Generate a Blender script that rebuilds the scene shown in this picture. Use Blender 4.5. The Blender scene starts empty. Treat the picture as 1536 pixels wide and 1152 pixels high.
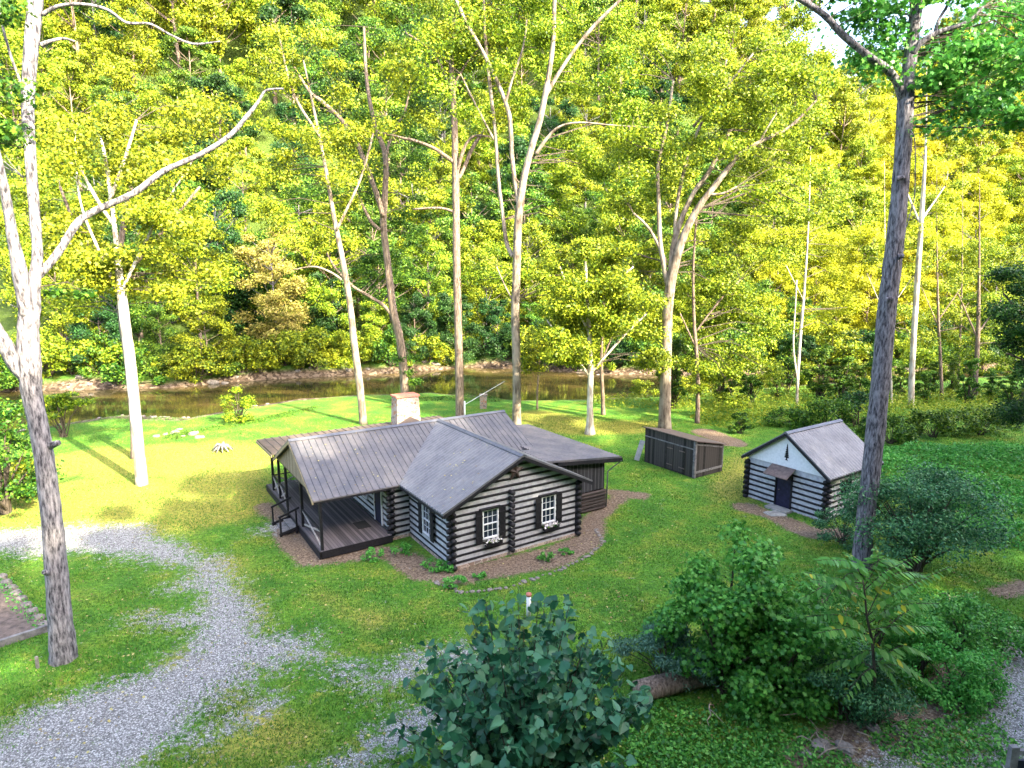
import bpy, math, random
import numpy as np
from mathutils import Vector

random.seed(7)
RNG = np.random.default_rng(11)
SC = bpy.context.scene
COL = SC.collection
PI = math.pi

# ------------------------------------------------------------------ camera, sky, sun, exposure
PITCH = math.radians(9.81)
CAM_Z = 12.56
FPX = 934.8                      # focal length in pixels of a 1536 wide picture
cam_d = bpy.data.cameras.new("camera")
cam = bpy.data.objects.new("camera", cam_d)
COL.objects.link(cam)
cam.location = (0, 0, CAM_Z)
cam.rotation_euler = (PI / 2 - PITCH, 0, 0)
cam_d.sensor_width = 36
cam_d.lens = FPX / 1536 * 36
cam_d.clip_end = 3000
SC.camera = cam

SUN_AZ = Vector((0.74, -0.67, 0)).normalized()     # horizontal direction towards the sun
SUN_EL = math.radians(34)
world = bpy.data.worlds.new("World")
SC.world = world
world.use_nodes = True
wn = world.node_tree
bg = wn.nodes["Background"]
sky = wn.nodes.new("ShaderNodeTexSky")
sky.sky_type = 'NISHITA'
sky.sun_disc = False
sky.sun_elevation = SUN_EL
sky.sun_rotation = math.atan2(SUN_AZ.x, SUN_AZ.y)
sky.air_density = 0.8
sky.dust_density = 4.0
sky.ozone_density = 0.3
wn.links.new(sky.outputs[0], bg.inputs[0])
bg.inputs[1].default_value = 0.15
sun_d = bpy.data.lights.new("sun", 'SUN')
sun_d.energy = 2.75
sun_d.angle = math.radians(0.5)
sun_d.color = (1.0, 0.89, 0.64)
sun = bpy.data.objects.new("sun", sun_d)
COL.objects.link(sun)
sv = SUN_AZ * math.cos(SUN_EL) + Vector((0, 0, math.sin(SUN_EL)))
sun.rotation_euler = sv.to_track_quat('Z', 'Y').to_euler()
sun.location = (40, -40, 80)
SC.view_settings.view_transform = 'Standard'
SC.view_settings.look = 'None'
SC.view_settings.gamma = 1
SC.view_settings.exposure = 3.3
SC.render.engine = 'CYCLES'
SC.cycles.max_bounces = 6
SC.cycles.transparent_max_bounces = 8

# ------------------------------------------------------------------ helpers
CP, SP = math.cos(PITCH), math.sin(PITCH)
def ray(u, v):
    a = (u - 768) / FPX; b = (v - 576) / FPX
    return np.array([a, CP - b * SP, -SP - b * CP])
def at(u, v, Y):
    r = ray(u, v); k = Y / r[1]
    return np.array([r[0] * k, Y, CAM_Z + r[2] * k])
def gp(u, v, z=0.0):
    r = ray(u, v); k = (z - CAM_Z) / r[2]
    return np.array([r[0] * k, r[1] * k, z])
def sm(t):
    t = np.clip(t, 0, 1); return t * t * (3 - 2 * t)

def tagit(o, label=None, cat=None, group=None, kind=None):
    if label: o["label"] = label
    if cat: o["category"] = cat
    if group: o["group"] = group
    if kind: o["kind"] = kind
    return o
def empty(name, loc, rz=0, label=None, cat=None, group=None):
    o = bpy.data.objects.new(name, None); COL.objects.link(o)
    o.location = loc; o.rotation_euler = (0, 0, rz); o.empty_display_size = 0.3
    return tagit(o, label, cat, group)
def copy_tree(o, parent=None):
    c = o.copy(); COL.objects.link(c); c.parent = parent
    for ch in list(o.children): copy_tree(ch, c)
    return c
def mesh_np(name, V, F, mat, parent=None, smooth=False):
    """F: (n,k) int array, or a list of such arrays"""
    if not isinstance(F, list): F = [F]
    F = [f for f in F if len(f)]
    me = bpy.data.meshes.new(name)
    V = np.asarray(V, dtype=np.float32)
    loops = np.concatenate([f.reshape(-1) for f in F]).astype(np.int32)
    tot = np.concatenate([np.full(len(f), f.shape[1]) for f in F]).astype(np.int32)
    start = np.concatenate([[0], np.cumsum(tot)[:-1]]).astype(np.int32)
    me.vertices.add(len(V)); me.vertices.foreach_set("co", V.reshape(-1))
    me.loops.add(len(loops)); me.loops.foreach_set("vertex_index", loops)
    me.polygons.add(len(tot)); me.polygons.foreach_set("loop_start", start)
    if smooth: me.polygons.foreach_set("use_smooth", np.ones(len(tot), dtype=bool))
    me.update(calc_edges=True); me.validate()
    me.materials.append(mat)
    o = bpy.data.objects.new(name, me); COL.objects.link(o); o.parent = parent
    return o

class MB:
    def __init__(s): s.v = []; s.f = []
    def add(s, vs, fs):
        n = len(s.v); s.v += [tuple(map(float, p)) for p in vs]; s.f += [tuple(i + n for i in f) for f in fs]
    def box(s, x0, x1, y0, y1, z0, z1):
        s.add([(x0,y0,z0),(x1,y0,z0),(x1,y1,z0),(x0,y1,z0),(x0,y0,z1),(x1,y0,z1),(x1,y1,z1),(x0,y1,z1)],
              [(0,3,2,1),(4,5,6,7),(0,1,5,4),(1,2,6,5),(2,3,7,6),(3,0,4,7)])
    def bar(s, a, b, w, h, up=(0,0,1)):
        a = Vector(a); b = Vector(b); d = (b - a).normalized(); up = Vector(up)
        sd = d.cross(up)
        if sd.length < 1e-4: sd = d.cross(Vector((1,0,0)))
        sd.normalize(); u = sd.cross(d).normalized(); sd = sd * w / 2; u = u * h / 2
        s.add([a-sd-u, a+sd-u, a+sd+u, a-sd+u, b-sd-u, b+sd-u, b+sd+u, b-sd+u],
              [(0,1,2,3),(7,6,5,4),(0,4,5,1),(1,5,6,2),(2,6,7,3),(3,7,4,0)])
    def poly(s, pts, n):
        """a flat polygon given thickness vector n"""
        k = len(pts); P = [Vector(p) for p in pts]; n = Vector(n)
        s.add(P + [p + n for p in P], [tuple(range(k))[::-1], tuple(range(k, 2*k))] + [(i, (i+1) % k, (i+1) % k + k, i + k) for i in range(k)])
    def tube(s, pts, rad, seg=8, wob=0.0, cap=True, ell=(1, 1)):
        P = [Vector(p) for p in pts]; n = len(P)
        if not hasattr(rad, '__len__'): rad = [rad] * n
        base = len(s.v); ref = None
        for i, p in enumerate(P):
            d = (P[min(i+1, n-1)] - P[max(i-1, 0)]).normalized()
            if ref is None:
                ref = d.cross(Vector((0.03, 1, 0.05)))
                if ref.length < .1: ref = d.cross(Vector((0, 0.02, 1)))
            ref = (ref - d * ref.dot(d)).normalized(); w = d.cross(ref)
            for k in range(seg):
                a = 2 * PI * k / seg
                r = rad[i] * (1 + (random.uniform(-wob, wob) if wob else 0))
                s.v.append(tuple(p + ref * (r * math.cos(a) * ell[0]) + w * (r * math.sin(a) * ell[1])))
        for i in range(n - 1):
            for k in range(seg):
                a = base + i * seg + k; b = base + i * seg + (k + 1) % seg
                s.f.append((a, b, b + seg, a + seg))
        if cap:
            s.f.append(tuple(base + k for k in range(seg))[::-1])
            s.f.append(tuple(base + (n-1) * seg + k for k in range(seg)))
    def build(s, name, mat, parent=None, smooth=False):
        me = bpy.data.meshes.new(name); me.from_pydata(s.v, [], s.f); me.update()
        if smooth:
            me.polygons.foreach_set("use_smooth", [True] * len(me.polygons))
        me.materials.append(mat)
        o = bpy.data.objects.new(name, me); COL.objects.link(o); o.parent = parent
        return o

# ------------------------------------------------------------------ materials
def newmat(name):
    m = bpy.data.materials.new(name); m.use_nodes = True
    nt = m.node_tree; p = nt.nodes["Principled BSDF"]
    p.inputs["Specular IOR Level"].default_value = 0.25
    return m, nt, p
def N(nt, t, **kw):
    n = nt.nodes.new(t)
    for k, v in kw.items(): setattr(n, k, v)
    return n
def L(nt, a, b): nt.links.new(a, b)
def ramp(nt, fac, stops):
    r = N(nt, "ShaderNodeValToRGB"); e = r.color_ramp.elements
    while len(e) < len(stops): e.new(0.5)
    for el, (p, c) in zip(e, stops):
        el.position = p; el.color = (c[0], c[1], c[2], 1)
    L(nt, fac, r.inputs[0]); return r
def noise_n(nt, scale, detail=4, coord=None, rough=0.6, vec_scale=None):
    n = N(nt, "ShaderNodeTexNoise"); n.inputs["Scale"].default_value = scale; n.inputs["Detail"].default_value = detail
    n.inputs["Roughness"].default_value = rough
    if coord is None:
        coord = N(nt, "ShaderNodeTexCoord").outputs["Object"]
    if vec_scale:
        mp = N(nt, "ShaderNodeMapping"); mp.inputs["Scale"].default_value = vec_scale; L(nt, coord, mp.inputs[0]); coord = mp.outputs[0]
    L(nt, coord, n.inputs["Vector"]); return n
def mixc(nt, fac, a, b, mode='MIX'):
    m = N(nt, "ShaderNodeMix", data_type='RGBA', blend_type=mode)
    for s, v in ((m.inputs[0], fac), (m.inputs[6], a), (m.inputs[7], b)):
        if hasattr(v, 'links') or hasattr(v, 'is_linked'): L(nt, v, s)
        elif isinstance(v, (int, float)): s.default_value = v
        else: s.default_value = (*v, 1)
    return m.outputs[2]
def bump(nt, h, strength, dist, p):
    b = N(nt, "ShaderNodeBump"); b.inputs["Strength"].default_value = strength; b.inputs["Distance"].default_value = dist
    L(nt, h, b.inputs["Height"]); L(nt, b.outputs[0], p.inputs["Normal"]); return b

def leaf_mat(name, dark, mid, light, trans=0.35, rough=0.5, varied=True, extra=None):
    m, nt, p = newmat(name)
    g = N(nt, "ShaderNodeNewGeometry")
    stops = [(0.0, dark), (0.45, mid), (0.93, light)]
    if extra: stops.append((0.97, extra))
    r = ramp(nt, g.outputs["Random Per Island"], stops)
    c = r.outputs[0]
    if varied:
        oi = N(nt, "ShaderNodeObjectInfo")
        hs = N(nt, "ShaderNodeHueSaturation")
        mr = N(nt, "ShaderNodeMapRange"); mr.inputs[3].default_value = 0.485; mr.inputs[4].default_value = 0.52
        L(nt, oi.outputs["Random"], mr.inputs[0]); L(nt, mr.outputs[0], hs.inputs["Hue"])
        n = noise_n(nt, 0.35, 2)
        mr2 = N(nt, "ShaderNodeMapRange"); mr2.inputs[1].default_value = .3; mr2.inputs[2].default_value = .7; mr2.inputs[3].default_value = 0.7; mr2.inputs[4].default_value = 1.3
        L(nt, n.outputs[0], mr2.inputs[0]); L(nt, mr2.outputs[0], hs.inputs["Value"])
        L(nt, c, hs.inputs["Color"]); c = hs.outputs[0]
    L(nt, c, p.inputs["Base Color"]); p.inputs["Roughness"].default_value = rough
    t = N(nt, "ShaderNodeBsdfTranslucent"); mx = N(nt, "ShaderNodeMixShader"); mx.inputs[0].default_value = trans
    L(nt, c, t.inputs[0]); L(nt, p.outputs[0], mx.inputs[1]); L(nt, t.outputs[0], mx.inputs[2])
    L(nt, mx.outputs[0], nt.nodes["Material Output"].inputs[0])
    return m
M = {}
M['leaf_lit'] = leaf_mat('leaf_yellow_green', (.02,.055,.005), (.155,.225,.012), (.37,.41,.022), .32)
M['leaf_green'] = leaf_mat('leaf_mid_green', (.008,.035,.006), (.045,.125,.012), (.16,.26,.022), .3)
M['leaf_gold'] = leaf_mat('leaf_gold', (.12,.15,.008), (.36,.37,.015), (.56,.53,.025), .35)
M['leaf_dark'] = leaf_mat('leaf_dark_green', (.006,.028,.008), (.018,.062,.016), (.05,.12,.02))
M['leaf_russet'] = leaf_mat('leaf_russet', (.16,.18,.02), (.33,.31,.06), (.42,.34,.10))
M['leaf_heart'] = leaf_mat('leaf_blue_green', (.010,.055,.028), (.028,.125,.06), (.085,.21,.10), .25, .3, False)
M['leaf_maple'] = leaf_mat('leaf_shrub_green', (.02,.11,.015), (.065,.25,.035), (.15,.38,.06), .32, .4, False)
M['leaf_frond'] = leaf_mat('leaf_frond', (.04,.16,.02), (.07,.23,.03), (.15,.34,.06), .35, .4, False, (.42,.40,.03))
M['leaf_shrub_dark'] = leaf_mat('leaf_shrub_dark', (.012,.055,.022), (.035,.135,.05), (.10,.24,.085), .2, .45, False)
M['leaf_needle'] = leaf_mat('leaf_needle', (.03,.09,.055), (.055,.14,.09), (.10,.20,.12), .15, .5, False)
M['leaf_bright'] = leaf_mat('leaf_ground_cover', (.03,.17,.025), (.07,.30,.04), (.15,.42,.07), .3, .5, False)
M['leaf_meadow'] = leaf_mat('leaf_meadow', (.10,.19,.012), (.20,.28,.02), (.32,.34,.03), .3, .5, False)

def bark_mat(name, dark, light, patch=None, zs=0.12, sc=14, strength=.9):
    m, nt, p = newmat(name)
    n = noise_n(nt, sc, 5, rough=.65, vec_scale=(1, 1, zs))
    r = ramp(nt, n.outputs[0], [(.36, dark), (.62, light)])
    c = r.outputs[0]
    if patch:
        n2 = noise_n(nt, 1.6, 3, vec_scale=(1, 1, .5))
        r2 = ramp(nt, n2.outputs[0], [(.42, (0, 0, 0)), (.58, (1, 1, 1))])
        c = mixc(nt, r2.outputs[0], c, patch)
    L(nt, c, p.inputs["Base Color"]); p.inputs["Roughness"].default_value = .9
    bump(nt, n.outputs[0], strength, .06, p); return m
M['bark_grey'] = bark_mat('bark_grey', (.018,.016,.022), (.21,.195,.22), zs=.22, sc=13)
M['bark_sycamore'] = bark_mat('bark_sycamore', (.03,.028,.035), (.31,.29,.31), zs=.22, sc=13)
M['bark_brown'] = bark_mat('bark_brown', (.06,.042,.032), (.25,.19,.15))
M['bark_pale'] = bark_mat('bark_pale', (.16,.12,.09), (.42,.37,.30), (.50,.46,.40), sc=7, strength=.35)
M['bark_tan'] = bark_mat('bark_tan', (.04,.028,.02), (.18,.145,.11), (.25,.21,.165), sc=8, strength=.5)
M['bark_twig'] = bark_mat('bark_twig', (.03,.025,.02), (.10,.08,.06))

def simple(name, c1, c2, scale=6, rough=.8, vs=None, bs=.2, bd=.01, metal=0, spec=.25):
    m, nt, p = newmat(name)
    n = noise_n(nt, scale, 5, vec_scale=vs)
    r = ramp(nt, n.outputs[0], [(.3, c1), (.7, c2)])
    L(nt, r.outputs[0], p.inputs["Base Color"]); p.inputs["Roughness"].default_value = rough
    p.inputs["Metallic"].default_value = metal; p.inputs["Specular IOR Level"].default_value = spec
    bump(nt, n.outputs[0], bs, bd, p); return m
M['log'] = simple('dark_log', (.004,.004,.006), (.018,.017,.021), 8, .6, (1,1,3))
M['chink'] = simple('white_chinking', (.26,.265,.29), (.44,.445,.475), 5, .85, None, .3, .01)
M['trim'] = simple('dark_trim', (.005,.005,.007), (.016,.015,.019), 9, .6)
M['white'] = simple('white_paint', (.55,.56,.58), (.68,.68,.70), 9, .6)
M['weather'] = simple('weathered_white', (.16,.14,.13), (.42,.38,.36), 9, .8)
M['glass_dark'] = simple('window_glass', (.01,.014,.03), (.02,.025,.045), 1, .05, None, 0.02, .01, 0, .6)
M['foundation'] = None
M['concrete'] = simple('concrete', (.16,.16,.15), (.32,.31,.29), 4, .9)
M['red'] = simple('rust_red', (.30,.09,.06), (.48,.20,.14), 6, .8)
M['door'] = simple('navy_door', (.008,.008,.022), (.02,.02,.05), 6, .5)
M['rust_metal'] = simple('brown_metal', (.07,.05,.045), (.16,.12,.11), 5, .5)
M['soffit'] = simple('tan_board', (.20,.15,.09), (.34,.27,.17), 8, .8)
M['mat_black'] = simple('mat_black', (.01,.01,.01), (.03,.03,.03), 30, .9)
M['flower'] = simple('pale_flower', (.55,.48,.50), (.75,.72,.72), 20, .8)
M['soil'] = simple('soil', (.05,.04,.035), (.16,.12,.10), 5, .95, None, .8, .05)
M['timber'] = simple('grey_timber', (.07,.065,.065), (.22,.21,.21), 5, .85, (1,1,1))
M['dead'] = simple('dead_wood', (.13,.10,.08), (.36,.29,.23), 6, .9)

def metal_roof(name, base, dirty, rough):
    m, nt, p = newmat(name)
    n = noise_n(nt, .9, 5); n2 = noise_n(nt, 6, 4, vec_scale=(1, 1, 1))
    r = ramp(nt, n.outputs[0], [(.35, base), (.7, dirty)])
    r2 = ramp(nt, n2.outputs[0], [(.3, (.8,.8,.8)), (.7, (1.05,1.05,1.05))])
    c = mixc(nt, 1.0, r.outputs[0], r2.outputs[0], 'MULTIPLY')
    L(nt, c, p.inputs["Base Color"]); p.inputs["Roughness"].default_value = rough; p.inputs["Metallic"].default_value = .35
    return m
M['roof_wing'] = metal_roof('galvanised_roof', (.125,.127,.14), (.19,.188,.195), .5)
M['roof_main'] = metal_roof('grey_roof', (.10,.10,.115), (.175,.16,.16), .55)
M['roof_cap'] = metal_roof('ridge_metal', (.10,.105,.13), (.16,.165,.19), .5)
M['roof_small'] = metal_roof('pale_roof', (.13,.13,.145), (.20,.20,.215), .5)
M['roof_brown'] = metal_roof('brown_roof', (.11,.085,.07), (.19,.15,.125), .7)

def plank_mat(name, axis, width, c1, c2, gap=(.01,.01,.01), rough=.8):
    m, nt, p = newmat(name)
    tc = N(nt, "ShaderNodeTexCoord"); sep = N(nt, "ShaderNodeSeparateXYZ"); L(nt, tc.outputs["Object"], sep.inputs[0])
    d = N(nt, "ShaderNodeMath", operation='DIVIDE'); L(nt, sep.outputs[axis], d.inputs[0]); d.inputs[1].default_value = width
    fl = N(nt, "ShaderNodeMath", operation='FLOOR'); L(nt, d.outputs[0], fl.inputs[0])
    fr = N(nt, "ShaderNodeMath", operation='FRACT'); L(nt, d.outputs[0], fr.inputs[0])
    wnz = N(nt, "ShaderNodeTexWhiteNoise", noise_dimensions='1D'); L(nt, fl.outputs[0], wnz.inputs["W"])
    n = noise_n(nt, 5, 4, vec_scale=(6, 6, 1) if axis < 2 else (1, 1, 6))
    ad = N(nt, "ShaderNodeMath", operation='ADD'); L(nt, wnz.outputs[0], ad.inputs[0]); L(nt, n.outputs[0], ad.inputs[1])
    r = ramp(nt, ad.outputs[0], [(.35, c1), (1.0, c2)])
    cmp_ = N(nt, "ShaderNodeMath", operation='LESS_THAN'); L(nt, fr.outputs[0], cmp_.inputs[0]); cmp_.inputs[1].default_value = .09
    c = mixc(nt, cmp_.outputs[0], r.outputs[0], gap)
    L(nt, c, p.inputs["Base Color"]); p.inputs["Roughness"].default_value = rough
    return m
M['deck'] = plank_mat('deck_boards', 0, .14, (.025,.022,.025), (.11,.095,.10))
M['shed_board_y'] = plank_mat('shed_boards', 0, .19, (.004,.0035,.003), (.05,.043,.04))
M['shed_board_x'] = plank_mat('shed_boards_side', 1, .19, (.004,.0035,.003), (.05,.043,.04))
M['batten'] = plank_mat('batten_boards', 0, .25, (.01,.01,.012), (.03,.03,.035), (.12,.12,.13))
M['gable_board'] = plank_mat('gable_boards', 1, .15, (.13,.09,.06), (.26,.20,.14))
M['brown_log'] = plank_mat('brown_logs', 2, .17, (.018,.013,.012), (.05,.038,.034))

def stone_mat(name, cols, scale, mortar, mscale=.06):
    m, nt, p = newmat(name)
    tc = N(nt, "ShaderNodeTexCoord").outputs["Object"]
    v = N(nt, "ShaderNodeTexVoronoi"); v.inputs["Scale"].default_value = scale; L(nt, tc, v.inputs["Vector"])
    ve = N(nt, "ShaderNodeTexVoronoi", feature='DISTANCE_TO_EDGE'); ve.inputs["Scale"].default_value = scale; L(nt, tc, ve.inputs["Vector"])
    sep = N(nt, "ShaderNodeSeparateColor"); L(nt, v.outputs["Color"], sep.inputs[0])
    r = ramp(nt, sep.outputs[0], [(i / (len(cols) - 1), c) for i, c in enumerate(cols)])
    e = ramp(nt, ve.outputs["Distance"], [(mscale * .5, (1, 1, 1)), (mscale, (0, 0, 0))])
    c = mixc(nt, e.outputs[0], r.outputs[0], mortar)
    L(nt, c, p.inputs["Base Color"]); p.inputs["Roughness"].default_value = .9
    bump(nt, ve.outputs["Distance"], .6, .05, p); return m
M['foundation'] = stone_mat('foundation_stone', [(.20,.14,.11), (.30,.24,.20), (.16,.13,.12), (.36,.28,.22)], 4.5, (.45,.38,.32))
M['chimney'] = stone_mat('chimney_stone', [(.34,.27,.22), (.36,.16,.08), (.38,.33,.28), (.14,.10,.08), (.30,.2,.15)], 5.0, (.36,.32,.28), .08)
M['rock'] = simple('rock', (.09,.08,.075), (.27,.24,.21), 3, .9, None, .5, .05)

# ------------------------------------------------------------------ terrain
def snoise(x, y, s, seed, oct=4):
    r = np.random.default_rng(seed); out = np.zeros_like(x, dtype=float); amp = 1; tot = 0
    for o in range(oct):
        a = np.zeros_like(out)
        for k in range(5):
            th = r.uniform(0, 2 * PI); ph = r.uniform(0, 6.28); fr = s * 2 ** o * r.uniform(.7, 1.3)
            a += np.sin((x * math.cos(th) + y * math.sin(th)) * fr + ph + 1.3 * np.sin((x * math.sin(th) - y * math.cos(th)) * fr * .7 + ph * 2))
        out += a / 5 * amp; tot += amp; amp *= .55
    return out / tot * 1.6
WATER = -0.8
near_px = [(-200,680),(-60,668),(80,647),(200,628),(300,632),(380,616),(460,603),(560,597),(650,593),(760,604),(880,604),(1000,598),(1120,588),(1250,578),(1400,572),(1700,560)]
far_px = [(-200,600),(-60,592),(80,585),(250,583),(400,569),(560,562),(700,552),(780,553),(900,562),(1100,563),(1280,562),(1536,552),(1700,548)]
NP = np.array([gp(u, v, WATER)[:2] for u, v in near_px]); FP = np.array([gp(u, v, WATER)[:2] for u, v in far_px])
def near_y(x): return np.interp(x, NP[:, 0], NP[:, 1])
def far_y(x): return np.interp(x, FP[:, 0], FP[:, 1])
RN = np.array([.484, -.875])
def height(x, y):
    x = np.asarray(x, dtype=float); y = np.asarray(y, dtype=float)
    d1 = y - near_y(x) + .5 * snoise(x, y, .5, 5, 2); d2 = y - far_y(x) + .7 * snoise(x, y, .4, 6, 2)
    h = -1.7 * sm((d1 + 2.6) / 5.0) + 2.5 * sm((d2 + 2.2) / 5.5)
    h += .05 * snoise(x, y, .35, 3, 3)
    a = x / np.maximum(y, 20)
    top = 106 - 52 * sm((a - .30) / .17)
    yy = y - (far_y(x) + 12)
    h += np.where(yy > 0, top * sm(yy / 150.0) ** 1.0 + .02 * yy, 0)
    h += 120 * sm((y - 260) / 170.0) * sm((a - .55) / .2)
    h += 2.5 * snoise(x, y, .04, 9, 3) * sm(yy / 40)
    n = x * RN[0] + y * RN[1]
    h += 24 * sm((n + 2) / 26.0)
    return h
def hz(x, y): return float(height(np.array([x]), np.array([y]))[0])

def axis(lo, f0, f1, hi, step):
    core = np.arange(f0, f1 + step / 2, step)
    out = []; s = step; v = f1
    while v < hi: s *= 1.12; v += s; out.append(v)
    low = []; s = step; v = f0
    while v > lo: s *= 1.12; v -= s; low.append(v)
    return np.array(low[::-1] + list(core) + out)
XS = axis(-420, -44, 46, 520, .24); YS = axis(-170, 13, 92, 620, .24)
GX, GY = np.meshgrid(XS, YS); GZ = height(GX, GY)
nx, ny = len(XS), len(YS)
idx = np.arange(nx * ny).reshape(ny, nx)
GF = np.stack([idx[:-1, :-1], idx[:-1, 1:], idx[1:, 1:], idx[1:, :-1]], -1).reshape(-1, 4)

def seg_field(x, y, chains):
    """largest of (halfwidth - distance) over capsules whose ends are given in metres"""
    out = np.full(np.shape(x), -99.0)
    for ch in chains:
        for (a, wa), (b, wb) in zip(ch[:-1], ch[1:]):
            dx, dy = b[0] - a[0], b[1] - a[1]; l2 = dx * dx + dy * dy + 1e-9
            t = np.clip(((x - a[0]) * dx + (y - a[1]) * dy) / l2, 0, 1)
            d = np.hypot(x - a[0] - t * dx, y - a[1] - t * dy)
            out = np.maximum(out, wa + (wb - wa) * t - d)
    return out
def ch(*p): return [((gp(u, v)[0], gp(u, v)[1]), w) for u, v, w in p]
GRAVEL = [ch((-80,1230,2.3),(110,1120,2.5),(250,1045,1.9),(350,975,1.3),(335,905,.8),(310,868,.7),(300,845,.6)),
          ch((-60,815,1.5),(60,808,1.7),(150,806,1.7),(225,825,1.0),(300,850,.5)), ch((215,925,.2),(270,930,.5),(320,930,.6)), ch((270,880,.3),(310,880,.5)),
          ch((350,975,1.3),(430,975,.8),(500,990,.3),(545,1020,.2)),
          ch((560,1035,.1),(620,1000,.5),(690,985,.5),(760,990,.3)),
          ch((480,1180,.5),(560,1120,.5),(640,1075,.5),(720,1060,.4)),
          ch((300,1110,.5),(400,1060,.2)),
          ch((1600,1000,1.5),(1545,1060,1.2),(1500,1150,.9),(1480,1230,.9)), ch((1330,1160,.4),(1420,1130,.3)),
          ch((385,800,.3),(425,788,.35),(440,782,.3))]
MULCH = [ch((395,760,.5),(420,775,.6),(440,815,.7),(470,835,.9),(530,825,1.0),(590,830,.7),(640,858,.8),(690,865,.7),(760,850,.9),(830,835,1.0),(880,810,.8),(890,780,.6),(930,745,.5)),
         ch((1120,762,.7),(1160,775,.6),(1220,800,.8),(1262,800,.6)), ch((1000,660,.8),(1100,665,1.0),(1060,648,1.2)),
         ch((1500,890,.3),(1540,880,.5)), ch((1200,1140,.6),(1290,1110,.7),(1400,1080,.5),(1460,980,.8),(1530,960,1.0)),
         ch((1260,880,.8),(1240,960,.6)), ch((915,738,.5),(960,743,.6)), ch((530,680,.1),(540,690,.1))]
DRY_SUNLIT = [ch((800,625,2.5),(870,640,3.0),(960,640,2.2)), ch((-40,770,3),(150,745,4.5),(300,760,4),(330,700,3.5),(200,690,4),(120,690,3)), ch((330,670,2),(400,690,2)), ch((600,660,.1),(610,660,.1)), ch((330,850,.6),(380,900,.3),(400,930,.5)), ch((280,1000,.3),(420,1100,.6),(300,1140,.4)),  # dry, sandy patches, plus sunlight painted as yellow on the far lawn
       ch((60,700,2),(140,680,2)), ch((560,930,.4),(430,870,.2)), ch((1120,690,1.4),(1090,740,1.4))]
gm = seg_field(GX, GY, GRAVEL) + .55 * snoise(GX, GY, 1.3, 21, 4)
mm = seg_field(GX, GY, MULCH) + .25 * snoise(GX, GY, 2.0, 22, 3)
dm = seg_field(GX, GY, DRY_SUNLIT) + .9 * snoise(GX, GY, .8, 23, 4)
d1 = GY - near_y(GX); d2 = GY - far_y(GX)
bank = sm((d1 + 3.4 + .9 * snoise(GX, GY, .7, 24, 3)) / 1.6) * sm((2.0 - d2 + .8 * snoise(GX, GY, .7, 25, 3)) / 1.5)
left_bar = sm((-14 - GX) / 8) * sm((d1 + 6) / 2.0)
bank = np.maximum(bank, sm((d1 + 1.6 + 2.2 * left_bar) / .8) * sm((2.0 - d2) / 1.2))
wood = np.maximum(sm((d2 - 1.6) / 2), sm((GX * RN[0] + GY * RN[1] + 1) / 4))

g, nt, p = newmat('ground_cover')
def attr(nm):
    a = N(nt, "ShaderNodeAttribute"); a.attribute_name = nm; return a.outputs["Fac"]
TC = N(nt, "ShaderNodeTexCoord").outputs["Object"]
n1 = noise_n(nt, .45, 4, TC); n2 = noise_n(nt, 6, 6, TC, .8); n3 = noise_n(nt, 45, 3, TC, .8)
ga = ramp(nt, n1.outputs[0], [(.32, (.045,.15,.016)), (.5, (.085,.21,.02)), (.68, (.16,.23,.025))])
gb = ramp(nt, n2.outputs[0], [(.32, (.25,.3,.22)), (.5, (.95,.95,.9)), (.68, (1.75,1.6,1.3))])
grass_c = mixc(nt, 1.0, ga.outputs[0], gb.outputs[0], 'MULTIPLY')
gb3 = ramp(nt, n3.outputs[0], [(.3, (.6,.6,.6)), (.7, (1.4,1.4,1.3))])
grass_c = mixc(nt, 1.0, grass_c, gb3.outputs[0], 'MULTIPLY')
dry_sunlit_f = N(nt, "ShaderNodeMath", operation='MULTIPLY'); L(nt, attr("dry"), dry_sunlit_f.inputs[0]); dry_sunlit_f.inputs[1].default_value = .75  # this mask also paints the sun's yellow into the lit lawn's colour
dry_sunlit_c = mixc(nt, 1.0, (.34,.29,.06), gb.outputs[0], 'MULTIPLY')
c = mixc(nt, dry_sunlit_f.outputs[0], grass_c, dry_sunlit_c)
# mulch
nm_ = noise_n(nt, 9, 6, TC, .9)
mul = ramp(nt, nm_.outputs[0], [(.36, (.035,.024,.015)), (.5, (.16,.11,.075)), (.62, (.38,.29,.21))])
def thresh(a, noise, amp, w):
    s = N(nt, "ShaderNodeMath", operation='SUBTRACT'); L(nt, noise, s.inputs[0]); s.inputs[1].default_value = .5
    k = N(nt, "ShaderNodeMath", operation='MULTIPLY_ADD'); L(nt, s.outputs[0], k.inputs[0]); k.inputs[1].default_value = amp; L(nt, a, k.inputs[2])
    r = N(nt, "ShaderNodeMapRange"); r.inputs[1].default_value = .5 - w; r.inputs[2].default_value = .5 + w; L(nt, k.outputs[0], r.inputs[0])
    return r.outputs[0]
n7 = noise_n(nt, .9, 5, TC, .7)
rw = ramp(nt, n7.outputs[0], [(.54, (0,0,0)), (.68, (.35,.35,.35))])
c = mixc(nt, rw.outputs[0], c, dry_sunlit_c)
c = mixc(nt, thresh(attr("mulch"), n2.outputs[0], 2.4, .10), c, mul.outputs[0])
# wood floor
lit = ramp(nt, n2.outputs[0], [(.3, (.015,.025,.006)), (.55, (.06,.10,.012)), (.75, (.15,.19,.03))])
c = mixc(nt, attr("wood"), c, lit.outputs[0])
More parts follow.
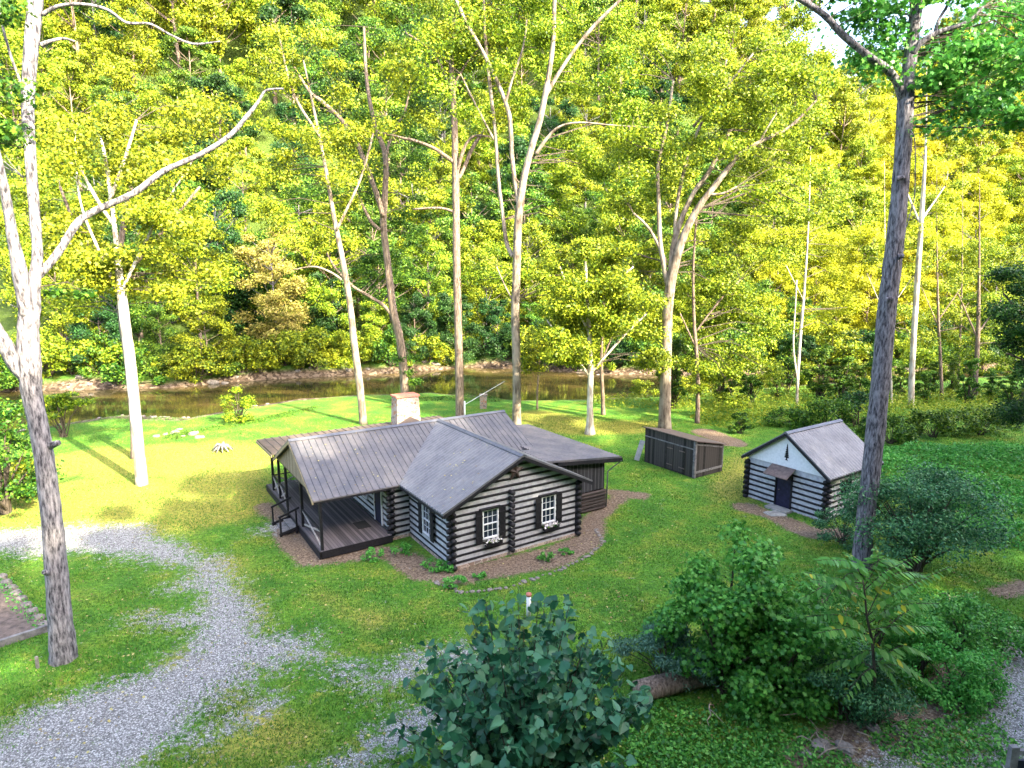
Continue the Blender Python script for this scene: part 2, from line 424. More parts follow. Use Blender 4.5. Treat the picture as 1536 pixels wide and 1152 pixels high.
# gravel
vor = N(nt, "ShaderNodeTexVoronoi"); vor.inputs["Scale"].default_value = 23; L(nt, TC, vor.inputs["Vector"])
sepc = N(nt, "ShaderNodeSeparateColor"); L(nt, vor.outputs["Color"], sepc.inputs[0])
gr = ramp(nt, sepc.outputs[0], [(0, (.20,.195,.19)), (.5, (.37,.36,.35)), (1, (.62,.61,.60))])
vd = ramp(nt, vor.outputs["Distance"], [(.25, (1.1,1.1,1.1)), (.62, (.45,.45,.45))])
grc = mixc(nt, 1.0, gr.outputs[0], vd.outputs[0], 'MULTIPLY')
n5 = noise_n(nt, 3.2, 6, TC, .85)
c = mixc(nt, thresh(attr("gravel"), n5.outputs[0], 3.6, .14), c, grc)
# bank stones and mud
vor2 = N(nt, "ShaderNodeTexVoronoi"); vor2.inputs["Scale"].default_value = 3.2; L(nt, TC, vor2.inputs["Vector"])
sep2 = N(nt, "ShaderNodeSeparateColor"); L(nt, vor2.outputs["Color"], sep2.inputs[0])
bs_ = ramp(nt, sep2.outputs[0], [(0, (.035,.024,.016)), (.5, (.095,.065,.042)), (1, (.22,.17,.125))])
c = mixc(nt, attr("bank"), c, bs_.outputs[0])
L(nt, c, p.inputs["Base Color"]); p.inputs["Roughness"].default_value = .95
hsum = N(nt, "ShaderNodeMath", operation='ADD'); L(nt, n2.outputs[0], hsum.inputs[0]); L(nt, n3.outputs[0], hsum.inputs[1])
bump(nt, hsum.outputs[0], .8, .08, p)
M['ground'] = g
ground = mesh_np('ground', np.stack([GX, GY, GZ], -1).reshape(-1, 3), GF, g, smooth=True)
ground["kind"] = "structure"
for nm, arr in (("gravel", np.clip(gm / 2.2 + .5, 0, 1)), ("mulch", np.clip(mm / .8 + .5, 0, 1)), ("dry", sm(dm / 1.8 + .4)), ("bank", bank), ("wood", wood)):  # dry holds real dry patches and the painted sunlight of the far lawn
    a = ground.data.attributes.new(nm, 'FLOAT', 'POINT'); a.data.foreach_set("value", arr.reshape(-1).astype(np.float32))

# water
m, nt, p = newmat('creek_water')
n = noise_n(nt, 1.2, 3, vec_scale=(.6, 1.6, 1)); r = ramp(nt, noise_n(nt, .12, 4, vec_scale=(.6, 2, 1)).outputs[0], [(.35, (.012,.015,.006)), (.55, (.05,.04,.012)), (.75, (.13,.09,.03))])
L(nt, r.outputs[0], p.inputs["Base Color"]); p.inputs["Roughness"].default_value = .06; p.inputs["Specular IOR Level"].default_value = .6
bump(nt, n.outputs[0], .10, .05, p)
M['water'] = m
wb = MB(); wb.add([(-300, 40, WATER), (380, 40, WATER), (380, 130, WATER), (-300, 130, WATER)], [(0, 1, 2, 3)])
w = wb.build('creek_water', m); w["kind"] = "structure"

# ------------------------------------------------------------------ foliage tools
T_QUAD = (np.array([[0,-.5,0],[.32,-.02,.07],[0,.5,0],[-.32,.02,.07]]), [(0,1,2,3)])
T_HEART = (np.array([[0,.04,0],[.16,-.1,.03],[.36,-.08,.07],[.49,.12,.09],[.45,.36,.07],[.24,.62,.0],[0,.92,-.14],[-.24,.62,.0],[-.45,.36,.07],[-.49,.12,.09],[-.36,-.08,.07],[-.16,-.1,.03]]) - [0,.4,0], [(0,1,2,3,4,5,6),(0,6,7,8,9,10,11)])
T_LOBE = (np.array([[0,-.5,0],[.18,-.2,.03],[.5,-.22,-.03],[.3,.06,.05],[.42,.36,-.02],[.14,.22,.05],[0,.55,-.06],[-.14,.22,.05],[-.42,.36,-.02],[-.3,.06,.05],[-.5,-.22,-.03],[-.18,-.2,.03]]), [(0,1,2,3,4,5,6,7,8,9,10,11)])
T_LONG = (np.array([[0,-.5,0],[.15,-.2,.04],[.14,.2,.02],[0,.6,-.08],[-.14,.2,.02],[-.15,-.2,.04]]), [(0,1,2,3,4,5)])
T_BLADE = (np.array([[-.5,0,0],[.5,0,0],[.15,.4,1.0]]), [(0,1,2)])
def unit(a): return a / np.maximum(np.linalg.norm(a, axis=-1, keepdims=True), 1e-6)
def leaf_arrays(Cn, size, tmpl=T_QUAD, up=.6, out=None, outk=.8, droop=0.0, rng=RNG):
    n = len(Cn)
    nor = rng.normal(size=(n, 3)) * .8; nor[:, 2] += up
    if out is not None: nor += out * outk
    nor = unit(nor)
    t = rng.normal(size=(n, 3)); t[:, 2] -= droop * 1.5
    if out is not None: t += out * .6
    V_ = unit(t - nor * np.sum(t * nor, -1, keepdims=True)); U_ = np.cross(V_, nor)
    s = (size * rng.uniform(.5, 1.3, n))[:, None, None]
    T, fs = tmpl
    P = Cn[:, None, :] + s * (T[None, :, 0:1] * U_[:, None] + T[None, :, 1:2] * V_[:, None] + T[None, :, 2:3] * nor[:, None])
    k = len(T)
    base = (np.arange(n) * k)[:, None]
    F = [np.concatenate([base + np.array(f)[None] for f in fs if len(f) == q]) for q in sorted({len(f) for f in fs})]
    return P.reshape(-1, 3), F
def leaves_obj(name, Cn, size, mat, parent, tmpl=T_QUAD, **kw):
    V_, F = leaf_arrays(np.asarray(Cn), size, tmpl, **kw)
    return mesh_np(name, V_, F, mat, parent)
def blob_points(c, r, n, shell=.55, rng=RNG):
    """points in an ellipsoid at c (radii r), denser to the shell"""
    d = unit(rng.normal(size=(n, 3)))
    rad = (shell + (1 - shell) * rng.uniform(0, 1, n)) * (1 + .25 * rng.normal(size=n))
    return np.array(c) + d * rad[:, None] * np.array(r), d

def make_crown_tree(name, H, R, base_frac, nblob, nleaf, lsize, leafm, barkm, seed, trunk_r=.22, shape='oval', tmpl=T_QUAD, flat=.62):
    """a whole tree at the origin, built once and copied for the wood"""
    rng = np.random.default_rng(seed); rs = random.Random(seed)
    root = empty(name, (0, 0, 0))
    mb = MB(); n = 9; pts = []; bx_, by_ = 0, 0
    for i in range(n):
        t = i / (n - 1); bx_ += rs.uniform(-.12, .12); by_ += rs.uniform(-.12, .12)
        pts.append((bx_, by_, t * H * .93))
    mb.tube(pts, [trunk_r * (1.35 if i == 0 else 1) * (1 - .85 * i / (n - 1)) for i in range(n)], 7, .06)
    C, O = [], []
    for b in range(nblob):
        t = (b + rs.random()) / nblob
        z = H * (base_frac + (1 - base_frac) * t)
        if shape == 'oval': rr = R * (math.sin(PI * (t * .86 + .12)) ** .6)
        elif shape == 'cone': rr = R * (1 - t) ** .75 + .25
        else: rr = R * (1 - .35 * t)
        a = rs.uniform(0, 2 * PI); q = rr * (rs.random() ** .45)
        c = np.array([q * math.cos(a), q * math.sin(a), z])
        br = R * rs.uniform(.22, .42) * (1 - .35 * t)
        tz = max(.4, z - q * .55); ti = min(n - 1, int(tz / (H * .93) * (n - 1)))
        mb.tube([pts[ti], tuple((np.array(pts[ti]) * .45 + c * .55) + [0, 0, -.25]), tuple(c)], [trunk_r * .28, trunk_r * .17, .02], 4, 0, False)
        P, d = blob_points(c, (br, br, br * flat), nleaf // nblob, .45, rng)
        C.append(P); O.append(d * .7 + unit(P - np.array([0, 0, z])) * .3)
    mb.build('trunk', barkm, root, True)
    C = np.concatenate(C); O = np.concatenate(O); C[:, 2] = np.maximum(C[:, 2], .1)
    leaves_obj('crown', C, lsize, leafm, root, tmpl, up=.5, out=O, outk=.9, rng=rng)
    return root

def smooth_path(pts, k=4):
    """Catmull-Rom through (x,y,z,r) rows"""
    P = np.array(pts, dtype=float); out = []
    for i in range(len(P) - 1):
        p0, p1, p2, p3 = P[max(i-1, 0)], P[i], P[i+1], P[min(i+2, len(P)-1)]
        for j in range(k):
            t = j / k
            out.append(.5 * (2*p1 + (-p0+p2)*t + (2*p0-5*p1+4*p2-p3)*t*t + (-p0+3*p1-3*p2+p3)*t**3))
    out.append(P[-1]); return np.array(out)
def big_tree(name, Y, limbs, label, barkm, leafm, crown=None, lsize=.26, flare=1.25, cat='tree', seg=12, tmpl=T_QUAD, group=None, dens=1.0, seed=1, ws=.70):
    """limbs: lists of (u, v, width_px[, dY]); the first starts on the ground. crown: list of
    (u0, u1, v0, v1, blobs, leaves per blob, blob radius, dY0, dY1)"""
    rng = np.random.default_rng(seed); rs = random.Random(seed)
    b0 = limbs[0][0]; base = at(b0[0], b0[1], Y); gz = hz(base[0], Y)
    root = empty(name, (base[0], Y, gz), 0, label, cat, group)
    org = np.array([base[0], Y, gz])
    mb = MB(); tw = MB(); nodes = []
    for li, lb in enumerate(limbs):
        rows = []
        for q in lb:
            dy = q[3] if len(q) > 3 else 0
            p_ = at(q[0], q[1], Y + dy) - org
            rows.append((*p_, q[2] * ws / 2 * (Y + dy) / FPX))
        if li == 0: rows[0] = (rows[0][0], rows[0][1], -.15, rows[0][3])
        R_ = smooth_path(rows, 5)
        r = R_[:, 3].copy()
        if li == 0:
            zz = R_[:, 2]; r *= 1 + (flare - 1) * np.exp(-np.maximum(zz, 0) / .55)
        mb.tube([tuple(x) for x in R_[:, :3]], list(np.maximum(r, .012)), seg if li == 0 else max(6, seg - 4), .05)
        start = int(len(R_) * (.45 if li == 0 else .15))
        nodes += [x for x in R_[start:]]
    nodes = np.array(nodes)
    C, O = [], []
    for (u0, u1, v0, v1, nb, nl, br, dy0, dy1) in (crown or []):
        for b in range(int(nb * 1.45)):
            u = rs.uniform(u0, u1); v = rs.uniform(v0, v1); dy = rs.uniform(dy0, dy1)
            c = at(u, v, Y + dy) - org
            dd = np.linalg.norm((nodes[:, :3] - c) * [1, 1, 1.4], axis=1) + np.where(nodes[:, 2] > c[2] + .2, 4, 0)
            nn = nodes[int(np.argmin(dd))]
            L_ = np.linalg.norm(nn[:3] - c)
            if L_ > .5:
                mid = nn[:3] * .5 + c * .5 + np.array([rs.uniform(-.3, .3), rs.uniform(-.3, .3), rs.uniform(-.05, .2) * L_])
                rr = min(nn[3] * .5, .012 + .007 * L_)
                tw.tube([tuple(nn[:3]), tuple(mid), tuple(c)], [rr, rr * .7, .012], 5, 0, False)
            q = br * rs.uniform(.7, 1.3)
            P, d = blob_points(c, (q * 1.15, q * 1.15, q * .6), int(nl * 2.6 * dens), .4, rng)
            C.append(P); O.append(d)
    few = len(C) == 0
    if few: mb.add(tw.v, tw.f)
    mb.build('trunk', barkm, root, True)
    if tw.v and not few: tw.build('twigs', M['bark_twig'], root)
    if C:
        leaves_obj('crown', np.concatenate(C), lsize, leafm, root, tmpl, up=.6, out=np.concatenate(O), outk=.8, rng=rng)
    return root

def bush(name, pos, R, H, nblob, nleaf, lsize, leafm, label, cat='shrub', tmpl=T_QUAD, group=None, seed=1, low=.08, stems=6, droop=.3, flat=.75, top_bias=1.0, parentmat=None, shell=.5):
    rng = np.random.default_rng(seed); rs = random.Random(seed)
    root = empty(name, pos, 0, label, cat, group)
    C, O = [], []; mb = MB()
    cen = []
    for b in range(nblob):
        t = rs.random() ** top_bias; a = rs.uniform(0, 2 * PI)
        prof = math.sin(PI * (.18 + .72 * t)) ** .7
        q = R[0] * prof * rs.random() ** .5
        c = np.array([q * math.cos(a), q * math.sin(a) * R[1] / R[0], H * (low + (1 - low) * t * .93)])
        br = R[0] * rs.uniform(.18, .33)
        P, d = blob_points(c, (br, br, br * flat), nleaf // nblob, shell, rng)
        C.append(P); O.append(d); cen.append(c)
    for c in rs.sample(cen, min(len(cen), stems * 3)):
        a = rs.uniform(0, 6.28)
        mb.tube([(.2 * math.cos(a), .2 * math.sin(a), -.05), (c[0] * .4, c[1] * .4, c[2] * .55), tuple(c)], [.045 * H / 3, .03 * H / 3, .01], 5, 0, False)
    mb.build('stem', parentmat or M['bark_twig'], root, True)
    C = np.concatenate(C); C[:, 2] = np.maximum(C[:, 2], .04)
    leaves_obj('foliage', C, lsize, leafm, root, tmpl, up=.7, out=np.concatenate(O), outk=.7, droop=droop, rng=rng)
    return root

# ------------------------------------------------------------------ main log cabin
YAW = math.radians(33.0174)
ox = 11.5927 * math.cos(YAW) - 22.5581 * math.sin(YAW); oy = 11.5927 * math.sin(YAW) + 22.5581 * math.cos(YAW)
cabin = empty('log_cabin', (ox, oy, 0), YAW, 'long dark log cabin with white chinking, grey metal roofs, star gable and open porch', 'cabin')
W_, RZ, EH = 6.825, 4.69, 2.78
YR, YE, XL, XR = 8.07, 4.16, -4.69, 7.73
XW, XE, YS0, YN0 = -0.95, 7.3, 4.42, 11.7           # walls of the main body
SLW = (RZ - EH) / (W_ / 2 + .617); SLM = (RZ - EH) / (YR - YE)

def log_wall(mb_l, mb_c, a, b, z0, z1, pitch, off, ends=(True, True), holes=(), clip=None, rz=.07, ry=.07, stub=.24, er=.118):
    """rows of logs between plan points a and b; holes: (s0, s1, za, zb) along the wall"""
    a = Vector((a[0], a[1], 0)); b = Vector((b[0], b[1], 0)); Ln = (b - a).length; d = (b - a) / Ln
    z = z0 + pitch * off; k = 0
    while z < z1:
        s0, s1 = 0, Ln
        if clip:
            r_ = clip(z)
            if r_ is None: break
            s0, s1 = max(0, r_[0]), min(Ln, r_[1])
        cuts = sorted([(h[0], h[1]) for h in holes if h[2] - .04 < z < h[3] + .04])
        cur = s0; segs = []
        for c0, c1 in cuts:
            if c0 > cur: segs.append((cur, c0))
            cur = max(cur, c1)
        if cur < s1: segs.append((cur, s1))
        for q0, q1 in segs:
            jr = [random.uniform(-.008, .008) for _ in range(4)]
            pts = [a + d * (q0 + (q1 - q0) * t) + Vector((0, 0, z + jr[i])) for i, t in enumerate((0, .33, .66, 1))]
            mb_l.tube(pts, [rz * (1 + random.uniform(-.07, .07)) for _ in range(4)], 8, 0, True)
        if s0 <= 0 and ends[0]: mb_l.tube([a - d * stub + Vector((0, 0, z)), a + d * .12 + Vector((0, 0, z))], [er * random.uniform(.92, 1.05), er], 10)
        if s1 >= Ln and ends[1]: mb_l.tube([b - d * .12 + Vector((0, 0, z)), b + d * stub + Vector((0, 0, z))], [er, er * random.uniform(.92, 1.05)], 10)
        z += pitch; k += 1

def wall(name, parent, a, b, z0, z1, pitch, off, ends=(True, True), holes=(), clip=None, poly=None, nrm=None, lm='log', **kw):
    ml = MB(); log_wall(ml, None, a, b, z0, z1, pitch, off, ends, holes, clip, **kw)
    o = ml.build(name, M[lm], parent, True)
    if poly:
        mc = MB(); mc.poly(poly, nrm); mc.build('chinking', M['chink'], o)
    return o
# south gable wall of the wing
hw = lambda z: ((W_ / 2 - (RZ - .16 - z) / SLW), (W_ / 2 + (RZ - .16 - z) / SLW)) if z < RZ - .32 else None
GW = [(1.42, 2.28, 1.05, 2.45), (4.60, 5.46, 1.05, 2.45)]
PT = .30
wall('gable_wall', cabin, (0, 0), (W_, 0), .16, 4.6, PT, .5, (True, True), [(g_[0], g_[1], g_[2], g_[3]) for g_ in GW], hw,
     [(0, -.03, .12), (W_, -.03, .12), (W_, -.03, 2.85), (W_ / 2, -.03, RZ - .1), (0, -.03, 2.85)], (0, .12, 0))
ms = MB()
z = .16 + PT * .5 + PT
z = .31
while z < 3.2:
    ms.tube([(2.93, -.34, z), (2.93, .02, z)], [.105, .115], 10); z += PT
ms.build('cross_log_ends', M['log'], cabin, True)
wall('side_wall', cabin, (0, 0), (0, YS0), .16, 2.68, PT, 0, (True, False), [(1.78, 2.78, .8, 2.25)], None,
     [(-.032, .1, .12), (-.032, YS0, .12), (-.032, YS0, 2.75), (-.032, .1, 2.75)], (.12, 0, 0))
wall('side_wall', cabin, (W_, 0), (W_, YS0), .16, 2.68, PT, 0, (True, False), (), None,
     [(W_ - .17, .12, .12), (W_ - .17, YS0, .12), (W_ - .17, YS0, 2.75), (W_ - .17, .12, 2.75)], (.12, 0, 0))
# main body walls
wall('porch_wall', cabin, (XW, YS0), (XW, YN0), .42, 2.68, PT, 0, (True, True), [(1.05, 2.05, .3, 2.42), (3.0, 3.9, 1.1, 2.2), (5.3, 6.2, 1.1, 2.2)], None,
     [(XW - .032, YS0 + .1, .3), (XW - .032, YN0, .3), (XW - .032, YN0, 2.8), (XW - .032, YR, 4.5), (XW - .032, YS0 + .1, 2.75)], (.12, 0, 0))
wall('south_wall', cabin, (XW, YS0), (-.05, YS0), .16, 2.68, PT, .5, (True, False), (), None,
     [(XW, YS0 - .03, .12), (-.04, YS0 - .03, .12), (-.04, YS0 - .03, 2.75), (XW, YS0 - .03, 2.75)], (0, .12, 0))
wall('north_wall', cabin, (XW, YN0), (XE, YN0), .16, 2.68, PT, .5, (True, True), (), None,
     [(XW + .1, YN0 - .17, .12), (XE, YN0 - .17, .12), (XE, YN0 - .17, 2.75), (XW + .1, YN0 - .17, 2.75)], (0, .12, 0))
wall('east_wall', cabin, (XE, YS0), (XE, YN0), .16, 2.68, PT, 0, (True, True), (), None,
     [(XE - .17, YS0, .12), (XE - .17, YN0, .12), (XE - .17, YN0, 2.9), (XE - .17, YR, 4.5), (XE - .17, YS0, 2.9)], (.12, 0, 0))
# foundation
mb = MB(); mb.box(-.06, W_ + .06, -.06, .25, -.1, .15); mb.box(-.06, .25, .25, YS0, -.1, .15); mb.box(W_ - .2, W_ + .06, .25, YS0, -.1, .15)
mb.box(XW - .02, -.06, YS0 - .04, YS0 + .2, -.1, .15)
mb.build('foundation', M['foundation'], cabin)

# roofs
def strip_roof(name, parent, stations, mat, thick=.05, under=None):
    """stations: list of (top point, bottom point, lift). Makes a ribbed sheet with thickness"""
    V_, n = [], len(stations)
    for a, b, lf in stations: V_ += [(a[0], a[1], a[2] + lf), (b[0], b[1], b[2] + lf)]
    for a, b, lf in stations: V_ += [(a[0], a[1], a[2] - thick), (b[0], b[1], b[2] - thick)]
    F = []; m_ = 2 * n
    for i in range(n - 1):
        F.append((2*i, 2*i+1, 2*i+3, 2*i+2)); F.append((m_+2*i, m_+2*i+2, m_+2*i+3, m_+2*i+1))
        F.append((2*i+1, m_+2*i+1, m_+2*i+3, 2*i+3)); F.append((2*i, 2*i+2, m_+2*i+2, m_+2*i))
    F.append((0, m_, m_+1, 1)); F.append((2*n-2, 2*n-1, m_+2*n-1, m_+2*n-2))
    b_ = MB(); b_.add(V_, F); return b_.build(name, mat, parent)
def ribs(a, b, pitch, kind):
    """positions and lifts of the profile between a and b"""
    out = []; n = int(round((b - a) / pitch)); pitch = (b - a) / n
    for i in range(n):
        s = a + i * pitch
        if kind == 'wave':
            out += [(s + pitch * t, .03 * (1 + math.cos(2 * PI * t))) for t in (0, .12, .28, .5, .72, .88)]
        else:
            out += [(s, .055), (s + .025, .055), (s + .04, .004), (s + pitch - .03, .004)]
    out.append((b, .03)); return out
def slope_x(y, side, x_eave):        # wing slope station at y
    lim = x_eave
    if y > YE: lim = min(x_eave, max(.02, SLM * (YR - y) / SLW + .03))
    cx = W_ / 2
    return (cx, y, RZ), (cx + side * lim, y, RZ - SLW * lim)
WE = W_ / 2 + .617
wr = []
st = ribs(-.42, YR - .05, .25, 'wave')
for side in (-1, 1):
    ss = [(*slope_x(y, side, WE), lf) for y, lf in st]
    o = strip_roof('wing_roof', cabin, ss, M['roof_wing'])
def slope_y(x, side, ext): return (x, YR, RZ - .012), (x, YR - side * ext, RZ - .012 - SLM * ext)
mr = strip_roof('main_roof', cabin, [(*slope_y(x, 1, YR - YE), lf) for x, lf in ribs(XL, XR, .31, 'seam')], M['roof_main'])
strip_roof('main_roof', cabin, [(*slope_y(x, -1, 3.75), lf) for x, lf in ribs(XL, XR, .31, 'seam')], M['roof_main'])
# rear porch roof: nearly flat, brown
strip_roof('rear_roof', cabin, [((x, 11.3, 3.22), (x, 15.3, 3.12), lf) for x, lf in ribs(XL - .15, XR - .8, .42, 'seam')], M['roof_brown'])
# side annex roof, slopes down to the east
def az(x): return 3.22 - .105 * (x - 7.5)
o = strip_roof('annex_roof', cabin, [((6.3 if y < 4.3 else 7.0, y, az(6.3 if y < 4.3 else 7.0)), (11.35, y, az(11.35)), lf) for y, lf in ribs(1.75, 10.7, .24, 'wave')], M['roof_main'])
b_ = MB(); b_.bar((7.0, 1.75, az(7.0) - .14), (11.35, 1.75, az(11.35) - .14), .05, .2); b_.bar((11.37, 1.7, az(11.37) - .14), (11.37, 10.7, az(11.37) - .14), .05, .2)
b_.build('annex_fascia', M['trim'], cabin)
# ridge caps
def cap(p, q, nrm_w, drop, name='ridge_cap', mat='roof_cap'):
    b_ = MB(); p = Vector(p); q = Vector(q); d = (q - p).normalized(); s = d.cross(Vector((0, 0, 1))) * nrm_w
    dz = Vector((0, 0, drop)); t = Vector((0, 0, .025))
    b_.add([p - s - dz, p, p + s - dz, p - s - dz + t, p + t, p + s - dz + t, q - s - dz, q, q + s - dz, q - s - dz + t, q + t, q + s - dz + t],
           [(3,4,10,9),(4,5,11,10),(0,6,7,1),(1,7,8,2),(0,3,9,6),(2,8,11,5),(0,1,4,3),(1,2,5,4),(6,9,10,7),(7,10,11,8)])
    return b_.build(name, M[mat], cabin)
cap((W_ / 2, -.45, RZ + .055), (W_ / 2, YR - .1, RZ + .055), .17, .08)
cap((XL - .02, YR, RZ + .035), (XR + .02, YR, RZ + .035), .17, .083)
# rakes and fascias
b_ = MB()
for side in (-1, 1):
    cx = W_ / 2
    b_.bar((cx, -.43, RZ - .11), (cx + side * WE, -.43, EH - .11), .04, .15)
b_.bar((cx - WE, -.4, EH - .10), (cx - WE, YE - .1, EH - .10), .04, .12); b_.bar((cx + WE, -.4, EH - .10), (cx + WE, YE - .1, EH - .10), .04, .12)
b_.build('wing_fascia', M['trim'], cabin)
b_ = MB()
b_.bar((XL + .0, YR, RZ - .12), (XL + .0, YE, EH - .12), .05, .12); b_.bar((XL, YR, RZ - .12), (XL, 11.8, RZ - .12 - SLM * 3.73), .05, .12)
b_.bar((XL - .17, 11.3, 3.1), (XL - .17, 15.32, 3.0), .05, .13)
b_.build('rake_board', M['soffit'], cabin)
b_ = MB(); b_.bar((XL + .05, YE + .03, EH - .11), (XW + .3, YE + .03, EH - .11), .04, .1); b_.build('porch_fascia', M['trim'], cabin)
b_ = MB(); b_.bar((XR, YR, RZ - .12), (XR, YE, EH - .12), .04, .15); b_.build('rake_board', M['trim'], cabin)
# porch gable of upright boards, and east gable
b_ = MB(); b_.poly([(XL + .22, YE + .35, 2.78), (XL + .22, 11.5, 2.78), (XL + .22, 11.5, RZ - .14 - SLM * 3.43), (XL + .22, YR, RZ - .14), (XL + .22, YE + .35, EH - .02)], (.05, 0, 0))
b_.build('porch_gable', M['gable_board'], cabin)
b_ = MB(); b_.bar((XL + .37, YE + .1, 2.68), (XL + .37, 15.1, 2.68), .12, .16); b_.bar((XL + .4, YE + .35, 2.68), (XW, YE + .35, 2.68), .12, .14); b_.build('porch_beam', M['trim'], cabin)
# deck
DZ = .377
b_ = MB(); b_.box(-4.5, XW - .12, 4.15, 15.1, DZ - .06, DZ); dk = b_.build('deck', M['deck'], cabin)
b_ = MB(); b_.box(-4.46, XW - .1, 4.12, 4.149, .02, DZ - .005); b_.box(-4.53, -4.502, 4.12, 15.12, .02, DZ - .005); b_.box(-4.46, XW - .1, 15.102, 15.13, .02, DZ - .005)
b_.build('deck_skirt', M['trim'], cabin)
# porch posts and braces
PY = [4.28, 7.51, 10.63, 12.22, 13.83]
for y in PY:
    b_ = MB(); b_.box(-4.42, -4.30, y - .06, y + .06, DZ + .002, 2.6); b_.build('post', M['trim'], cabin)
b_ = MB(); b_.box(-1.3, -1.18, 4.3, 4.42, DZ + .002, 2.6)
for x in (-2.7, -1.2):
    b_ = MB(); b_.box(x - .06, x + .06, 13.77, 13.89, DZ + .002, 2.95); b_.build('post', M['trim'], cabin)
def railing(p, q):
    p = Vector(p); q = Vector(q); up = Vector((0, 0, 1))
    b_ = MB(); b_.bar(p + up * .9, q + up * .9, .09, .05); o = b_.build('railing', M['trim'], cabin)
    b_ = MB(); b_.bar(p + up * .12, q + up * .84, .05, .075); b_.build('cross_brace', M['weather'], o)
    off = (q - p).normalized().cross(up) * .052
    b_ = MB(); b_.bar(p + up * .84 + off, q + up * .12 + off, .05, .075); b_.build('cross_brace', M['weather'], o)
for a, b in ((4.36, 7.43), (10.71, 12.14), (12.3, 13.75)):
    railing((-4.36, a, DZ), (-4.36, b, DZ))
railing((-4.28, 13.83, DZ), (-2.78, 13.83, DZ)); railing((-2.62, 13.83, DZ), (-1.28, 13.83, DZ))
# steps with handrails on the west side
for k, (z1, x0) in enumerate(((.25, -4.9), (.13, -5.25))):
    b_ = MB(); b_.box(x0, x0 + .36, 7.8, 9.3, z1 - .06, z1); b_.build('step', M['timber'], cabin)
for y in (7.72, 9.38):
    b_ = MB(); b_.bar((-4.45, y, 1.32), (-5.45, y, .98), .06, .09)
    b_.box(-5.42, -5.34, y - .04, y + .04, 0, .96); b_.box(-4.66, -4.58, y - .04, y + .04, 0, 1.2); b_.bar((-4.5, y, .3), (-5.45, y, .08), .05, .16)
    b_.build('handrail', M['trim'], cabin)
# door on the porch
b_ = MB(); b_.box(XW - .09, XW - .02, 5.5, 6.4, DZ + .01, 2.35); dr = b_.build('door', M['door'], cabin)
b_ = MB(); b_.box(XW - .13, XW - .04, 5.42, 5.495, DZ + .01, 2.42); b_.box(XW - .13, XW - .04, 6.405, 6.48, DZ + .01, 2.42); b_.box(XW - .13, XW - .04, 5.42, 6.48, 2.421, 2.5)
b_.build('door_frame', M['white'], dr)
b_ = MB(); b_.tube([(XW - .09, 6.3, 1.35), (XW - .16, 6.3, 1.35)], [.03, .045], 8); b_.build('handle', M['rust_metal'], dr)

def window_unit(parent, c, wdir, w, h, nrm, cols=3, rows=2, shutters=True, gl='glass_dark', frame='white'):
    """c = centre on the wall face; wdir, nrm = unit vectors along and out of the wall"""
    c = Vector(c); wd = Vector(wdir); n = Vector(nrm); up = Vector((0, 0, 1))
    def bx(mb, s0, s1, t0, t1, d0, d1):
        P = [c + wd * s + up * t + n * d for s in (s0, s1) for t in (t0, t1) for d in (d0, d1)]
        mb.add(P, [(0,1,3,2),(4,6,7,5),(0,4,5,1),(2,3,7,6),(0,2,6,4),(1,5,7,3)])
    mb = MB(); f = .058
    bx(mb, -w/2, -w/2 + f, -h/2, h/2, -.05, .10); bx(mb, w/2 - f, w/2, -h/2, h/2, -.05, .10)
    bx(mb, -w/2 + f, w/2 - f, h/2 - f, h/2, -.05, .098); bx(mb, -w/2 + f, w/2 - f, -h/2, -h/2 + f, -.05, .12)
    win = mb.build('window', M[frame], parent)
    mb = MB(); bx(mb, -w/2 + f, w/2 - f, -h/2 + f, h/2 - f, -.02, .03); mb.build('pane', M[gl], win)
    mb = MB(); iw = w - 2 * f; ih = h - 2 * f
    bx(mb, -iw/2, iw/2, -.024, .024, .03, .085)
    for k in range(1, cols):
        s = -iw/2 + iw * k / cols; bx(mb, s - .008, s + .008, -ih/2, -.033, .03, .055); bx(mb, s - .008, s + .008, .033, ih/2, .03, .055)
    for half in (-1, 1):
        for k in range(1, rows):
            t = half * (.033 + (ih/2 - .033) * k / rows); bx(mb, -iw/2, iw/2, t - .008, t + .008, .0305, .053)
    mb.build('muntins', M[frame], win)
    if shutters:
        for s in (-1, 1):
            mb = MB(); x0 = s * (w/2 + .02); x1 = s * (w/2 + .36); a_, b__ = min(x0, x1), max(x0, x1)
            for k in range(3):
                q0 = a_ + (b__ - a_) * k / 3 + .004; q1 = a_ + (b__ - a_) * (k + 1) / 3 - .004
                bx(mb, q0, q1, -h/2 - .12, h/2 - .02, .10, .13)
            bx(mb, a_, b__, -h/2 + .08, -h/2 + .17, .131, .155); bx(mb, a_, b__, h/2 - .28, h/2 - .19, .131, .155)
            mb.build('shutter', M['trim'], win)
        mb = MB(); bx(mb, -w/2 - .12, w/2 + .12, h/2 + .003, h/2 + .07, -.02, .16); mb.build('lintel', M['trim'], win)
    return win
def flower_box(parent, c, seed):
    c = Vector(c); rg = np.random.default_rng(seed)
    mb = MB(); mb.box(c.x - .42, c.x + .42, c.y - .30, c.y - .10, c.z - .20, c.z); fb = mb.build('flower_box', M['trim'], parent)
    P, d = blob_points((c.x, c.y - .22, c.z + .03), (.46, .17, .13), 150, .3, rg)
    leaves_obj('flowers', P, .10, M['flower'], fb, T_LOBE, up=.5, out=d, rng=rg)
    P, d = blob_points((c.x, c.y - .22, c.z), (.44, .17, .12), 150, .2, rg)
    leaves_obj('flower_leaves', P, .09, M['leaf_green'], fb, T_QUAD, up=.5, out=d, rng=rg)
